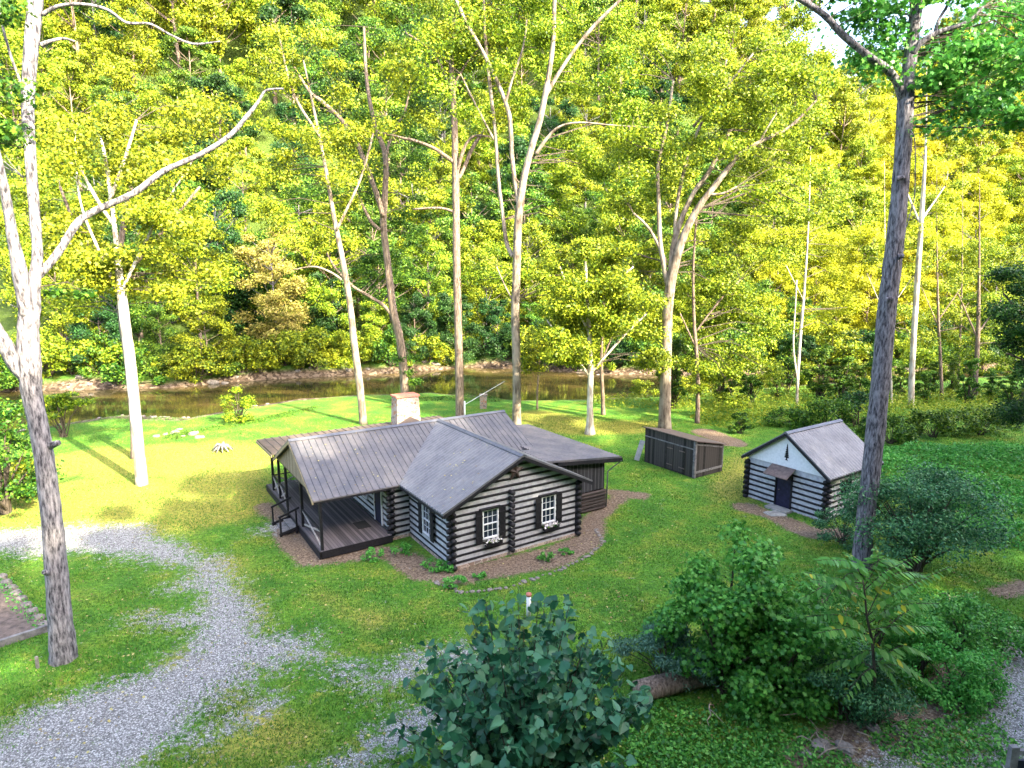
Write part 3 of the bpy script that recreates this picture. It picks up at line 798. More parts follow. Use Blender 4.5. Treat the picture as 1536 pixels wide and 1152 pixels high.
for g_ in GW:
    cx_ = (g_[0] + g_[1]) / 2
    w_ = window_unit(cabin, (cx_, -.05, 1.78), (1, 0, 0), .82, 1.34, (0, -1, 0))
    flower_box(cabin, (cx_ + .12, 0, .97), int(cx_ * 10))
window_unit(cabin, (-.05, 2.28, 1.55), (0, 1, 0), .86, 1.4, (-1, 0, 0))
window_unit(cabin, (XW - .03, 7.87, 1.65), (0, 1, 0), .8, 1.05, (-1, 0, 0), shutters=False)
window_unit(cabin, (XW - .03, 10.17, 1.65), (0, 1, 0), .8, 1.05, (-1, 0, 0), shutters=False)
# barn star on the gable
def star(c, R, depth):
    V_ = [(c[0], c[1] - depth, c[2])]
    for k in range(10):
        a = PI / 2 + k * PI / 5; r = R if k % 2 == 0 else R * .40
        V_.append((c[0] + r * math.cos(a), c[1], c[2] + r * math.sin(a)))
    V_.append((c[0], c[1] + .02, c[2]))
    F = [(0, 1 + k, 1 + (k + 1) % 10) for k in range(10)] + [(11, 1 + (k + 1) % 10, 1 + k) for k in range(10)]
    b_ = MB(); b_.add(V_, F); return b_.build('barn_star', simple('star_metal', (.025,.016,.014), (.06,.04,.035), 6, .5), cabin)
star((W_ / 2 - .28, -.16, 3.95), .48, .12)
# annex walls
b_ = MB(); b_.box(6.9, 10.4, 2.05, 2.15, 1.15, 2.83); b_.box(10.3, 10.4, 2.152, 10.2, 1.15, 2.83); b_.build('annex_wall', M['batten'], cabin)
b_ = MB()
for k in range(6):
    b_.tube([(6.9, 2.02, .12 + k * .18), (10.45, 2.02, .12 + k * .18)], .095, 8); b_.tube([(10.42, 2.0, .12 + k * .18), (10.42, 10.2, .12 + k * .18)], .095, 8)
b_.build('annex_log_base', M['brown_log'], cabin, True)
b_ = MB(); b_.tube([(11.3, 1.72, 2.66), (11.25, 1.85, 2.5), (10.55, 1.95, 2.1), (10.5, 1.95, .1)], .035, 8); b_.build('downpipe', M['roof_cap'], cabin, True)
# chimney behind the ridge
ch_c = (4.05, 14.1)
b_ = MB()
def frus(mb, cx, cy, w0, d0, z0, w1, d1, z1):
    P = [(cx + sx * w / 2, cy + sy * d / 2, z) for (w, d, z) in ((w0, d0, z0), (w1, d1, z1)) for sx, sy in ((-1,-1),(1,-1),(1,1),(-1,1))]
    mb.add(P, [(0,3,2,1),(4,5,6,7),(0,1,5,4),(1,2,6,5),(2,3,7,6),(3,0,4,7)])
frus(b_, *ch_c, 1.75, 1.1, 0, 1.6, 1.0, 3.6); frus(b_, *ch_c, 1.6, 1.0, 3.6, 1.45, .9, 5.0)
cm = b_.build('chimney', M['chimney'], cabin)
b_ = MB(); frus(b_, *ch_c, 1.62, 1.06, 5.0, 1.58, 1.02, 5.1); b_.build('chimney_cap', M['red'], cm)
b_ = MB(); b_.add([(3.0, 11.6, 3.2), (5.2, 11.6, 3.2), (4.1, 11.6, 3.75), (3.0, 13.54, 3.2), (5.2, 13.54, 3.2), (4.1, 13.54, 3.75)], [(0,1,2),(3,5,4),(0,2,5,3),(1,4,5,2),(0,3,4,1)])
b_.build('roof_cricket', M['roof_brown'], cabin)
# porch mat
dm_ = MB(); dm_.box(-2.2, -1.55, 5.65, 6.55, 0, .02); o = dm_.build('door_mat', M['mat_black'])
o.location = (ox, oy, DZ + .003); o.rotation_euler = (0, 0, YAW); tagit(o, 'black door mat lying on the porch boards by the cabin door', 'door mat')

# ------------------------------------------------------------------ small log cabin
SY = -.98
small = empty('small_log_cabin', (13.58, 34.41, 0), SY, 'small one-room log cabin with white gable panel and brown door awning', 'cabin')
w, l, h, rz_, so = 4.618, 4.75, 2.42, 4.32, .29
SLS = (rz_ - h) / (w / 2 + so)
P2 = .30
wall('front_wall', small, (0, 0), (w, 0), .08, 2.3, P2, .5, (True, True), [(1.80, 2.75, 0, 2.1)], None,
     [(0, -.03, .05), (w, -.03, .05), (w, -.03, 2.4), (0, -.03, 2.4)], (0, .1, 0))
wall('side_wall', small, (w, 0), (w, l), .08, 2.4, P2, 0, (True, True), [(1.3, 2.15, 1.25, 2.0)], None,
     [(w - .07, .1, .05), (w - .07, l - .1, .05), (w - .07, l - .1, 2.5), (w - .07, .1, 2.5)], (.1, 0, 0))
wall('side_wall', small, (0, 0), (0, l), .08, 2.4, P2, 0, (True, True), (), None,
     [(.05, .15, .05), (.05, l - .15, .05), (.05, l - .15, 2.5), (.05, .15, 2.5)], (.1, 0, 0))
wall('back_wall', small, (0, l), (w, l), .08, 2.3, P2, .5, (True, True), (), None,
     [(.05, l - .15, .05), (w - .05, l - .15, .05), (w - .05, l - .15, 2.4), (.05, l - .15, 2.4)], (0, .1, 0))
for yy_, nm in ((-.08, 'gable_panel'), (l, 'gable_panel')):
    b_ = MB(); b_.poly([(-.05, yy_, 2.4), (w + .05, yy_, 2.4), (w / 2, yy_, rz_ - .08)], (0, .08, 0)); gp_ = b_.build(nm, M['white'], small)
    if yy_ < 0: front_panel = gp_
# pine emblem on the gable
b_ = MB(); cx = w / 2 + .02; zb = 2.78
sil = [(0, .92)]
for k in range(7):
    z_ = .82 - k * .105; r_ = .035 + k * .020
    sil += [(r_, z_ - .05), (r_ * .35, z_ - .04)]
sil += [(.02, .06), (.10, .0), (.02, .01)]
pts_r = [(cx + a, zb + b) for a, b in sil]; pts_l = [(cx - a * .9, zb + b) for a, b in sil[1:]][::-1]
ring = [(x, -.095, z_) for x, z_ in pts_r + pts_l]
for k in range(len(pts_r) - 1):
    a0, a1 = pts_r[k], pts_r[k + 1]
    b_.poly([(2 * cx - a0[0] - .002, -.1, a0[1]), (2 * cx - a1[0] - .002, -.1, a1[1]), (a1[0], -.1, a1[1]), (a0[0] + .002, -.1, a0[1])], (0, .018, 0))
b_.build('pine_emblem', M['trim'], front_panel)
sr = []
for side in (-1, 1):
    cx = w / 2; ex = w / 2 + so
    strip_roof('roof_slope', small, [((cx, y, rz_), (cx + side * ex, y, h), lf) for y, lf in ribs(-.32, l + .32, .26, 'wave')], M['roof_small'])
    b_ = MB(); b_.bar((cx, -.33, rz_ - .1), (cx + side * ex, -.33, h - .1), .04, .14); b_.build('rake_board', M['trim'], small)
    b_ = MB(); b_.bar((cx + side * ex, -.3, h - .07), (cx + side * ex, l + .3, h - .07), .04, .1); b_.build('fascia', M['trim'], small)
o = cap((w / 2, -.34, rz_ + .06), (w / 2, l + .34, rz_ + .06), .16, .1); o.parent = small
b_ = MB(); b_.box(1.86, 2.69, -.06, .0, .12, 2.0); dr = b_.build('door', M['door'], small)
b_ = MB(); b_.box(1.78, 1.855, -.12, .04, .08, 2.08); b_.box(2.695, 2.77, -.12, .04, .08, 2.08); b_.build('door_frame', M['trim'], dr)
b_ = MB(); b_.tube([(2.02, -.06, 1.05), (2.02, -.13, 1.05)], [.02, .035], 8); b_.build('handle', M['rust_metal'], dr)
b_ = MB(); b_.poly([(1.55, -.95, 1.98), (2.95, -.95, 1.98), (2.95, -.16, 2.40), (1.55, -.16, 2.40)], (0, 0, .04)); aw = b_.build('awning', M['rust_metal'], small)
b_ = MB(); b_.bar((1.62, -.9, 1.97), (1.62, -.14, 1.75), .05, .05); b_.bar((2.88, -.9, 1.97), (2.88, -.14, 1.75), .05, .05); b_.build('awning_bracket', M['trim'], aw)
b_ = MB(); b_.box(1.65, 2.95, -.75, -.14, -.05, .14); b_.build('doorstep', M['concrete'], small)
window_unit(small, (w + .05, 1.72, 1.62), (0, 1, 0), .8, .72, (1, 0, 0), 2, 1, False, 'glass_dark', 'trim')
b_ = MB(); b_.box(-.04, w + .04, -.04, l + .04, -.1, .06); b_.build('foundation', M['foundation'], small)
o = None
# flat stepping stone before the door
def rock_mesh(name, sx, sy, sz, seed, mat='rock', parent=None):
    rs = random.Random(seed); V_, F = [], []; nu, nv = 9, 6
    for j in range(nv + 1):
        for i in range(nu):
            th = 2 * PI * i / nu; ph = PI * j / nv
            x, y, z_ = math.sin(ph) * math.cos(th), math.sin(ph) * math.sin(th), math.cos(ph)
            k = 1 + rs.uniform(-.16, .16)
            q = lambda t: math.copysign(abs(t) ** .7, t)
            V_.append((sx * q(x) * k, sy * q(y) * k, sz * q(z_) * k))
    for j in range(nv):
        for i in range(nu):
            F.append((j*nu+i, j*nu+(i+1) % nu, (j+1)*nu+(i+1) % nu, (j+1)*nu+i))
    b_ = MB(); b_.add(V_, F); return b_.build(name, M[mat], parent)
def on_ground(u, v): q = gp(u, v); return (q[0], q[1], hz(q[0], q[1]))
o = rock_mesh('stepping_stone', .55, .38, .07, 3, 'concrete'); o.location = on_ground(1163, 771); tagit(o, 'flat pale stepping stone in front of the small cabin door', 'stone')

# ------------------------------------------------------------------ board shed
A = np.array([9.59, 41.54]); B = np.array([11.47, 37.66]); Cc = np.array([13.72, 39.16])
LS = np.linalg.norm(A - B); WS = np.linalg.norm(Cc - B)
ang = math.atan2(*(Cc - B)[::-1])
# local x along B->C, local y along B->A (made square)
shed = empty('board_shed', (B[0], B[1], 0), ang, 'low weathered board shed with a sloping rusty roof and double doors', 'shed')
sh = lambda x: 2.42 - .25 * x * .9
def side_poly(y): return [(0, y, .02), (WS, y, .02), (WS, y, sh(WS)), (0, y, sh(0))]
for q_ in (0, LS - .05):
    b_ = MB(); b_.poly(side_poly(q_), (0, .05, 0)); b_.build('end_wall', M['shed_board_y'], shed)
b_ = MB(); b_.box(0, .05, .052, LS - .052, .02, sh(0) - .01); b_.box(WS - .05, WS, .052, LS - .052, .02, sh(WS) - .01); b_.build('long_wall', M['shed_board_x'], shed)
b_ = MB(); b_.poly([(-.12, -.15, sh(0) + .02), (WS + .12, -.15, sh(WS)), (WS + .12, LS + .15, sh(WS)), (-.12, LS + .15, sh(0) + .02)], (0, 0, .05)); b_.build('shed_roof', M['rust_metal'], shed)
b_ = MB()
b_.box(-.03, .0, .02, .14, .02, sh(0) - .02); b_.box(-.032, -.002, .14, LS, 1.83, 1.90); b_.box(-.03, .1, -.03, -.001, .02, sh(0) - .03)
b_.box(.1, WS, -.034, -.002, .30, .44); b_.box(WS - .1, WS, -.03, -.001, .45, sh(WS) - .03); b_.bar((.1, -.02, 2.2), (WS - .1, -.02, sh(WS) - .14), .03, .1)
b_.build('trim_board', M['timber'], shed)
for y0, y1 in ((.75, 1.72), (1.76, 2.75)):
    b_ = MB(); b_.box(-.05, -.005, y0, y1, .12, 1.8); d_ = b_.build('door', M['shed_board_x'], shed)
    b_ = MB(); b_.box(-.075, -.052, y0 + .03, y0 + .5, 1.5, 1.56); b_.box(-.075, -.052, y0 + .03, y0 + .5, .4, .46); b_.build('hinge', M['rust_metal'], d_)
b_ = MB(); b_.bar((-.4, LS + .35, .1), (-.1, LS + .12, 1.5), .03, .35); o = b_.build('sheet_panel', M['chink']); o.location = (B[0], B[1], 0); o.rotation_euler = (0, 0, ang)
tagit(o, 'pale sheet panel leaning against the far end of the board shed', 'panel')

# ------------------------------------------------------------------ small things on the lawn
q = on_ground(793, 925)
b_ = MB(); b_.tube([(0, 0, 0), (0, 0, .82)], .085, 14); t_ = empty('well_pipe', q, 0, 'white upright pipe with a red cap standing on the lawn', 'pipe'); b_.build('pipe', M['white'], t_, True)
b_ = MB(); b_.tube([(0, 0, .822), (0, 0, .92)], .105, 14); b_.build('pipe_cap', M['red'], t_, True)
# raised bed with timber edging at the left edge
bd = [gp(u, v)[:2] for u, v in ((-70, 868), (0, 866), (72, 947), (-60, 990))]
t_ = empty('raised_bed', (bd[2][0], bd[2][1], 0), 0, 'dark soil bed edged with mossy stones and a grey timber, left of the lawn', 'garden bed')
rel = [(p_[0] - bd[2][0], p_[1] - bd[2][1]) for p_ in bd]
b_ = MB(); b_.poly([(x, y, .02) for x, y in rel][::-1], (0, 0, .12)); b_.build('soil', M['soil'], t_)
b_ = MB(); b_.bar((rel[3][0], rel[3][1], .12), (rel[2][0], rel[2][1], .12), .14, .26); b_.build('timber_edge', M['timber'], t_)
for k in range(9):
    f = (k + .5) / 9; x = rel[1][0] * (1 - f) + rel[2][0] * f; y = rel[1][1] * (1 - f) + rel[2][1] * f
    o = rock_mesh('edge_stone', .2, .17, .15, 50 + k, 'rock', t_); o.location = (x, y, .1)
P = np.array([(rel[1][0] * (1 - f) + rel[2][0] * f - .25 + RNG.normal() * .16, rel[1][1] * (1 - f) + rel[2][1] * f + RNG.normal() * .16, .14 + RNG.uniform(0, .1)) for f in RNG.uniform(0, 1, 420)])
leaves_obj('weeds', P, .1, M['leaf_bright'], t_)
# railing corner at the lower right (a grey braced timber frame beside the gravel)
rp = gp(1504, 1232)
t_ = empty('timber_railing', (rp[0], rp[1], hz(rp[0], rp[1])), 0, 'grey painted timber railing corner with a slanting brace at the lower right', 'railing')
topz = at(1503, 1121, rp[1])[2]
b_ = MB(); b_.box(-.09, .09, -.06, .06, 0, topz); b_.build('post', M['weather2'] if 'weather2' in M else M['timber'], t_)
b_ = MB(); b_.bar((.08, .0, topz - .95), (.95, .0, topz - .02), .1, .16); b_.build('brace', M['timber'], t_)
b_ = MB(); b_.box(.092, 2.2, -.03, .03, .1, topz - .35); b_.build('infill_panel', M['door'], t_)
b_ = MB(); b_.bar((.0, .0, topz - .13), (2.6, -.2, topz - .13), .1, .1); b_.build('top_rail', M['timber'], t_)
# stake and leaf scraps by the left tree
q = on_ground(57, 1003); b_ = MB(); b_.box(-.04, .04, -.03, .03, 0, .42); o = b_.build('stake', M['timber']); o.location = q; tagit(o, 'short grey stake in the grass left of the big forked tree', 'stake')
# leaning pale pole behind the cabin, and the brick stub
q0 = np.array(at(697, 607, 53.5)); q1 = np.array(at(757, 572, 55.5))
b_ = MB(); gz = hz(q0[0], q0[1]); b_.tube([(0, 0, q0[2] - 0), tuple(q1 - [q0[0], q0[1], 0])], .03, 8); b_.tube([(0, 0, gz - .05), (0, 0, q0[2] + .3)], .07, 8)
o = b_.build('barrier_pole', M['white'], None, True); o.location = (q0[0], q0[1], 0); tagit(o, 'slim white pole slanting up from a short post behind the cabin ridge', 'pole')
q = gp(725, 612); b_ = MB(); b_.box(-.32, .32, -.32, .32, -.3, 1.25); b_.box(-.38, .38, -.38, .38, 1.25, 1.35)
o = b_.build('brick_pillar', M['chimney']); o.location = (q[0], q[1], hz(q[0], q[1])); tagit(o, 'short reddish brick pillar on the lawn near the creek', 'pillar')

# ------------------------------------------------------------------ the near trees
def Y0(u, v): return gp(u, v)[1]
big_tree('sycamore_tree', Y0(95, 990), [
    [(95,990,44),(93,960,43),(88,900,39),(80,800,35),(68,700,32),(58,640,31),(48,590,33),(44,545,36),(42,500,33),(45,462,32,.1),(50,425,22,.2),(56,390,17,.3),(54,347,16,.4),(46,243,17,.6),(42,140,19,.8),(53,0,22,1.0),(58,-60,20,1.1)],
    [(52,572,26),(28,552,27,-.1),(6,515,25,-.3),(-20,470,22,-.5),(-50,400,20,-.8)],
    [(42,475,26,.0),(32,420,24,-.2),(18,350,17,-.4),(6,280,14,-.6),(-14,180,11,-.9),(-20,60,8,-1)],
    [(54,415,17,.3),(70,400,14,.4),(90,375,13,.6),(112,340,13,.8),(135,320,12,1),(200,290,11,1.3),(245,257,10,1.6),(300,232,9,1.8),(345,203,8,2),(372,172,7,2.2),(388,152,5,2.4),(399,136,4,2.4),(425,133,3,2.4)],
    [(62,68,9,.9),(75,62,6,.9),(95,58,5,1),(112,62,3,1)],
    [(64,22,7,1),(85,10,6,1),(120,6,5,1.1),(160,14,5,1.3),(190,34,5,1.5),(225,36,4,1.6),(255,52,4,1.8),(290,66,4,2),(330,62,2,2)],
    [(34,132,4,.6),(15,80,4,.4),(2,30,4,.3),(-6,-20,3,.2)],
    [(76,668,14,0),(88,664,10,-.1)], [(72,860,10,-.3),(66,858,9,-.5)]],
    'big forked tree beside the soil bed with a long bare limb reaching right', M['bark_sycamore'], M['leaf_green'],
    crown=[(-60,30,-40,300,14,110,.8,-1,1.5), (-50,20,430,760,0,0,0,0,0), (60,130,440,480,2,60,.4,.2,.6)] and [(-70,10,-60,230,8,110,.7,-1,1.5), (70,150,425,470,2,50,.35,.2,.8)], ws=.84, flare=1.1, lsize=.15, seed=3, tmpl=T_LOBE)
big_tree('pale_tree', Y0(213, 727), [
    [(213,727,22),(205,640,22),(195,540,21),(186,470,20),(180,420,15),(172,340,9,.5),(160,250,7,1),(150,200,3,1)],
    [(184,455,9),(150,380,6,.5),(120,300,4,1),(112,200,3,1.5)], [(180,440,8),(215,370,6,.5),(245,310,4,1),(290,240,2,1.5)],
    [(165,300,8,.7),(190,230,6,1),(205,180,4,1)], [(172,340,7,.5),(140,290,7,.8),(120,250,5,1)]],
    'straight white-barked tree standing in the sunlit lawn, left of the porch', M['bark_pale'], M['leaf_lit'],
    crown=[(60,340,150,440,40,200,1.1,-1.5,4), (120,260,370,470,10,160,.8,-1.5,1.5)], lsize=.21, seed=5)
big_tree('tree', Y0(203, 688), [
    [(203,688,16),(200,620,16),(192,540,16),(182,470,15),(178,400,13),(190,310,10,1),(210,220,7,2)],
    [(180,430,9),(120,350,7,1),(90,280,5,1)], [(182,420,9),(250,340,7,1),(300,280,5,2)]],
    'reddish-brown trunk close behind the straight white-barked tree', M['bark_brown'], M['leaf_lit'],
    crown=[(60,340,230,460,22,200,1.2,1,6)], lsize=.22, seed=6)
big_tree('leaning_tree', Y0(545, 636), [
    [(545,636,16),(540,580,16),(532,520,15),(524,450,13),(513,385,12),(500,320,9,.5),(488,250,7,1),(470,160,5,1.5),(455,90,3,2)],
    [(513,420,6),(495,408,5),(470,400,4,.5),(440,405,3,.5)], [(505,345,6),(540,270,5,1),(560,200,4,1)], [(480,205,6,.6),(440,140,5,1),(420,60,3,1)]],
    'slim grey-brown tree leaning left behind the porch roof', M['bark_tan'], M['leaf_lit'],
    crown=[(400,540,40,370,30,190,1.3,-1.5,5)], lsize=.225, seed=7)
big_tree('tree', Y0(608, 602), [
    [(608,602,18),(604,540,18),(598,500,17),(590,465,16),(582,400,15,.2),(575,336,14,.3),(577,300,13,.3),(578,234,11,.5),(562,187,9,.8),(550,120,7,1),(546,40,5,1)],
    [(590,475,9),(575,458,8),(555,445,7,-.3),(530,430,6,-.5),(505,405,5,-.6),(490,380,4,-.6)],
    [(575,325,11),(564,289,11,-.2),(550,250,10,-.4),(537,219,10,-.5),(520,190,9,-.6),(505,172,8,-.7),(480,150,8,-.8),(464,137,6,-.9),(435,90,4,-1)],
    [(577,250,7),(582,220,6,.3),(595,190,6,.5),(607,168,5,.6),(618,120,3,.8)], [(570,345,8),(555,330,7),(535,290,5,.3),(522,275,4,.3)]],
    'dark brown tree forking into a V above the chimney', M['bark_brown'], M['leaf_green'],
    crown=[(430,640,40,300,34,200,1.4,-1,7), (500,640,300,460,16,200,1.2,2,6), (585,625,520,575,3,140,.7,-1,1)], lsize=.23, seed=8)
big_tree('tall_tree', Y0(690, 628), [
    [(690,628,18),(689,560,18),(687,480,17),(685,390,16),(684,300,15),(683,240,14),(681,170,12),(677,90,9),(682,20,6),(684,-40,5)],
    [(683,245,9),(665,232,8,-.3),(650,222,7,-.5),(625,212,6,-.6),(600,206,5,-.7),(575,200,4,-.8)],
    [(685,262,7),(692,235,7,-.4),(700,215,6,-.5),(712,204,5,-.6),(735,205,4,-.7)],
    [(684,275,9),(697,250,8,.3),(707,225,8,.5),(722,202,7,.6)], [(686,320,6),(660,312,5),(620,314,4,.3)], [(680,130,6),(700,95,5,.4),(730,60,4,.5)], [(680,140,6),(650,80,5,.4),(610,50,4,.5)]],
    'tall straight brown tree just behind the cabin ridge', M['bark_brown'], M['leaf_lit'],
    crown=[(580,760,-40,210,32,200,1.3,-1.5,6), (610,700,255,330,5,140,.8,1,3)], lsize=.22, seed=9)
big_tree('sycamore_tree', Y0(775, 641), [
    [(775,641,19),(775,560,18),(773,470,18),(775,400,17),(777,340,17),(781,300,16),(787,262,14),(798,220,13,-.2),(810,180,12,-.3),(820,130,11,-.5),(829,70,9,-.7),(832,0,8,-.8),(834,-50,7,-.9)],
    [(779,310,11),(772,270,9,.3),(768,235,9,.4),(765,180,9,.5),(757,150,8,.5),(740,110,8,.6),(720,70,7,.6),(700,35,7,.6),(680,-10,6,.7)],
    [(770,385,10,.3),(760,365,9,.8),(754,320,8,1),(748,270,8,1.2),(743,200,7,1.4),(735,130,7,1.6),(728,60,6,1.8),(725,-20,5,2)],
    [(804,232,8,-.2),(820,208,7,-.4),(840,190,5,-.7),(870,184,4,-1),(920,188,3,-1.2),(985,192,2.5,-1.3)],
    [(815,150,8,-.4),(835,115,8,-.6),(858,80,7,-.8),(890,40,7,-1),(925,5,6,-1.2),(960,-30,4,-1.3)],
    [(757,160,6,.5),(768,120,5,.3),(785,70,4,.2),(790,30,3,.2)], [(741,210,5,1.4),(715,160,4,1.6),(690,110,3,1.7)], [(772,455,4),(758,430,3),(745,400,2)]],
    'tall pale tree forked into several stems behind the right end of the cabin', M['bark_tan'], M['leaf_lit'],
    crown=[(640,960,-60,180,44,220,1.5,-1.5,7), (820,980,120,300,14,200,1.2,1,6), (700,900,300,480,12,200,1.1,2,7)], lsize=.225, seed=10)
big_tree('sycamore_tree', Y0(997, 644), [
    [(997,644,22),(998,580,20),(1000,500,19),(1003,450,18),(1009,410,17),(1020,370,14,-.2),(1034,335,13,-.4),(1052,305,11,-.6),(1075,275,10,-.8),(1098,245,9,-1),(1118,225,7,-1.1),(1150,208,6,-1.2),(1185,190,5,-1.3),(1225,150,3,-1.4)],
    [(1006,425,12),(1009,380,11,.3),(1018,340,10,.5),(1040,290,8,.7),(1062,260,8,.8),(1085,215,8,.9),(1095,195,7,1)],
    [(1004,440,9),(996,400,9,.3),(990,360,8,.5),(988,300,7,.6),(987,250,6,.6),(1000,190,5,.8),(1010,120,4,1)],
    [(1012,385,7,.4),(1014,320,6,.8),(1025,260,6,1),(1045,200,5,1.2),(1070,150,4,1.4),(1090,90,3,1.5)],
    [(1060,292,5,-.7),(1085,290,4,-.8),(1105,280,3,-.8)], [(1140,212,4,-1.1),(1155,185,3,-1.1),(1165,170,2,-1.1)], [(1000,395,6,.4),(975,345,5,.6),(950,320,4,.8)], [(1040,190,5,1.2),(1090,130,4,1.3),(1130,80,3,1.5)]],
    'pale tree forking into spreading limbs beside the board shed', M['bark_tan'], M['leaf_lit'],
    crown=[(920,1240,60,330,60,220,1.4,-2,7), (900,1150,330,450,14,200,1.2,2,7), (1040,1230,80,200,10,200,1.3,-2,2)], ws=.85, lsize=.225, seed=11)
big_tree('tree', Y0(885, 651), [
    [(885,651,15),(885,600,13),(886,560,12),(884,500,9),(880,440,7),(878,390,5)],
    [(885,565,6),(850,520,5),(820,480,3,.5)], [(886,560,6),(930,510,5),(970,470,3,.5)], [(884,500,5),(855,440,4,-.5),(840,400,3,-.5)], [(883,490,5),(920,430,4,.5),(950,400,3,.5)]],
    'short-trunked leafy tree with a low wide crown, between the cabin and the shed', M['bark_pale'], M['leaf_lit'],
    crown=[(800,990,400,545,44,240,1.15,-2.5,3), (830,940,360,420,10,220,1.0,-1,2)], lsize=.22, seed=12, flare=1.8)
big_tree('tree', Y0(905, 622), [[(905,622,9),(904,590,8),(902,540,7),(905,470,5),(910,400,4)], [(903,540,4),(930,480,3),(960,430,2)]],
    'thin dark tree just behind the short-trunked leafy tree', M['bark_brown'], M['leaf_lit'],
    crown=[(880,1000,360,520,16,220,1.4,0,4)], lsize=.25, seed=13)
big_tree('young_tree', Y0(806, 614), [[(806,614,4),(806,590,4),(808,560,3),(810,530,2)]], 'small young tree with a thin dark stem on the far lawn', M['bark_brown'], M['leaf_lit'],
    crown=[(785,835,500,575,8,180,.8,-.6,.8)], lsize=.2, seed=14)
big_tree('tree', Y0(1048, 634), [
    [(1046,634,10),(1047,580,9),(1044,520,8),(1041,480,7),(1040,400,5),(1045,320,4)], [(1042,500,4),(1080,450,4),(1110,420,3)], [(1043,520,4),(1020,470,3)]],
    'slender brown tree among yellow leaves right of the board shed', M['bark_brown'], M['leaf_lit'],
    crown=[(1020,1170,380,560,26,220,1.2,-1,5), (1040,1120,540,610,7,180,.8,-1,2)], lsize=.22, seed=15)
big_tree('birch_tree', Y0(1195, 612), [
    [(1195,612,6),(1197,560,6),(1201,500,6),(1206,440,5),(1210,380,4),(1214,300,2.4), (1216,220,.6)], [(1197,575,4),(1190,520,4,-.3),(1193,460,3,-.3),(1195,420,3,-.3)], [(1205,450,2),(1180,400,2)]],
    'thin white double-stemmed tree behind the small cabin', M['bark_pale'], M['leaf_gold'],
    crown=[(1130,1290,330,500,18,200,1.3,2,7)], lsize=.21, seed=16)
for k, (u, v, wd, top, lab, bm) in enumerate([(1366, 612, 12, 330, 'pale slanting tree right of the big grey trunk, sunlit above', 'bark_pale'), (1413, 600, 7, 480, 'thin brown tree at the creek edge, left of a bent one', 'bark_brown'),
        (1462, 598, 11, 500, 'crooked brown tree near the right edge above the hedge', 'bark_brown'), (1338, 612, 5, 470, 'thin pale sapling just behind the big grey trunk', 'bark_pale'), (1437, 585, 5, 470, 'very thin brown sapling between two trees near the right edge', 'bark_brown')]):
    tp = 16 + 4 * k if k == 0 else random.uniform(-10, 18)
    big_tree('tree', Y0(u, v), [[(u, v, wd), (u + tp * .3, v - (v - top) * .4, wd * .9), (u + tp, top, wd * .75), (u + tp * 1.4, top - 110, wd * .35), (u + tp * 1.5, top - 230, wd * .08)],
        [(u + tp, top + 10, wd * .4), (u + tp - 30, top - 60, wd * .25, .5)], [(u + tp, top, wd * .4), (u + tp + 35, top - 50, wd * .2, .5)]],
        lab, M[bm], M['leaf_lit' if k else 'leaf_gold'], crown=[(u - 40, u + 60, top - 110, top + 50, 10, 170, 1.1, 0, 5)], lsize=.21, seed=20 + k)
# great grey tree at the right
T9Y = Y0(1293, 852)
big_tree('tall_tree', T9Y, [
    [(1293,852,40),(1296,800,38),(1305,720,38),(1314,640,38),(1322,560,37),(1330,470,36),(1338,400,35),(1346,330,33),(1352,260,31),(1356,200,30),(1359,145,29),(1364,95,25,.1),(1370,50,23,.2),(1376,0,22,.3),(1380,-50,20,.4)],
    [(1355,150,20),(1345,122,17,-.2),(1328,102,16,-.3),(1308,88,15,-.4),(1285,70,14,-.5),(1262,50,14,-.6),(1242,28,13,-.7),(1222,12,12,-.8),(1195,-4,11,-.9),(1165,-20,9,-1)],
    [(1368,80,14),(1382,64,12,-.2),(1400,52,11,-.3),(1420,44,10,-.4),(1440,38,9,-.5),(1455,30,7,-.6),(1475,10,5,-.7)],
    [(1402,50,7,-.3),(1408,30,6,-.3),(1420,10,6,-.3),(1432,-15,5,-.3)], [(1366,146,5),(1385,144,4,-.2),(1400,144,2,-.3)],
    [(1366,196,2.5,-.7),(1371,205,2.2,-.72),(1373,230,2.2,-.7),(1372,290,2.2,-.7),(1368,310,2.2,-.7),(1360,340,2,-.7)],
    [(1348,385,12,-.4),(1356,383,9,-.5)], [(1345,268,12,-.4),(1357,266,8,-.5)], [(1330,450,12,-.45),(1340,448,9,-.55)]],
    'huge dark grey tree trunk rising past the small cabin with a leafy top', M['bark_grey'], M['leaf_maple'],
    crown=[(1265,1345,-30,110,15,42,.8,-1.2,1.5), (1385,1490,60,195,20,42,.8,-1,2), (1440,1560,-20,110,14,42,.8,-1,2), (1480,1545,110,200,8,40,.6,-1,1), (1180,1270,-40,-5,5,50,.7,-1,1), (1330,1420,-80,-10,10,50,.8,-1,2)], lsize=.21, seed=30, tmpl=T_LOBE, flare=1.15)

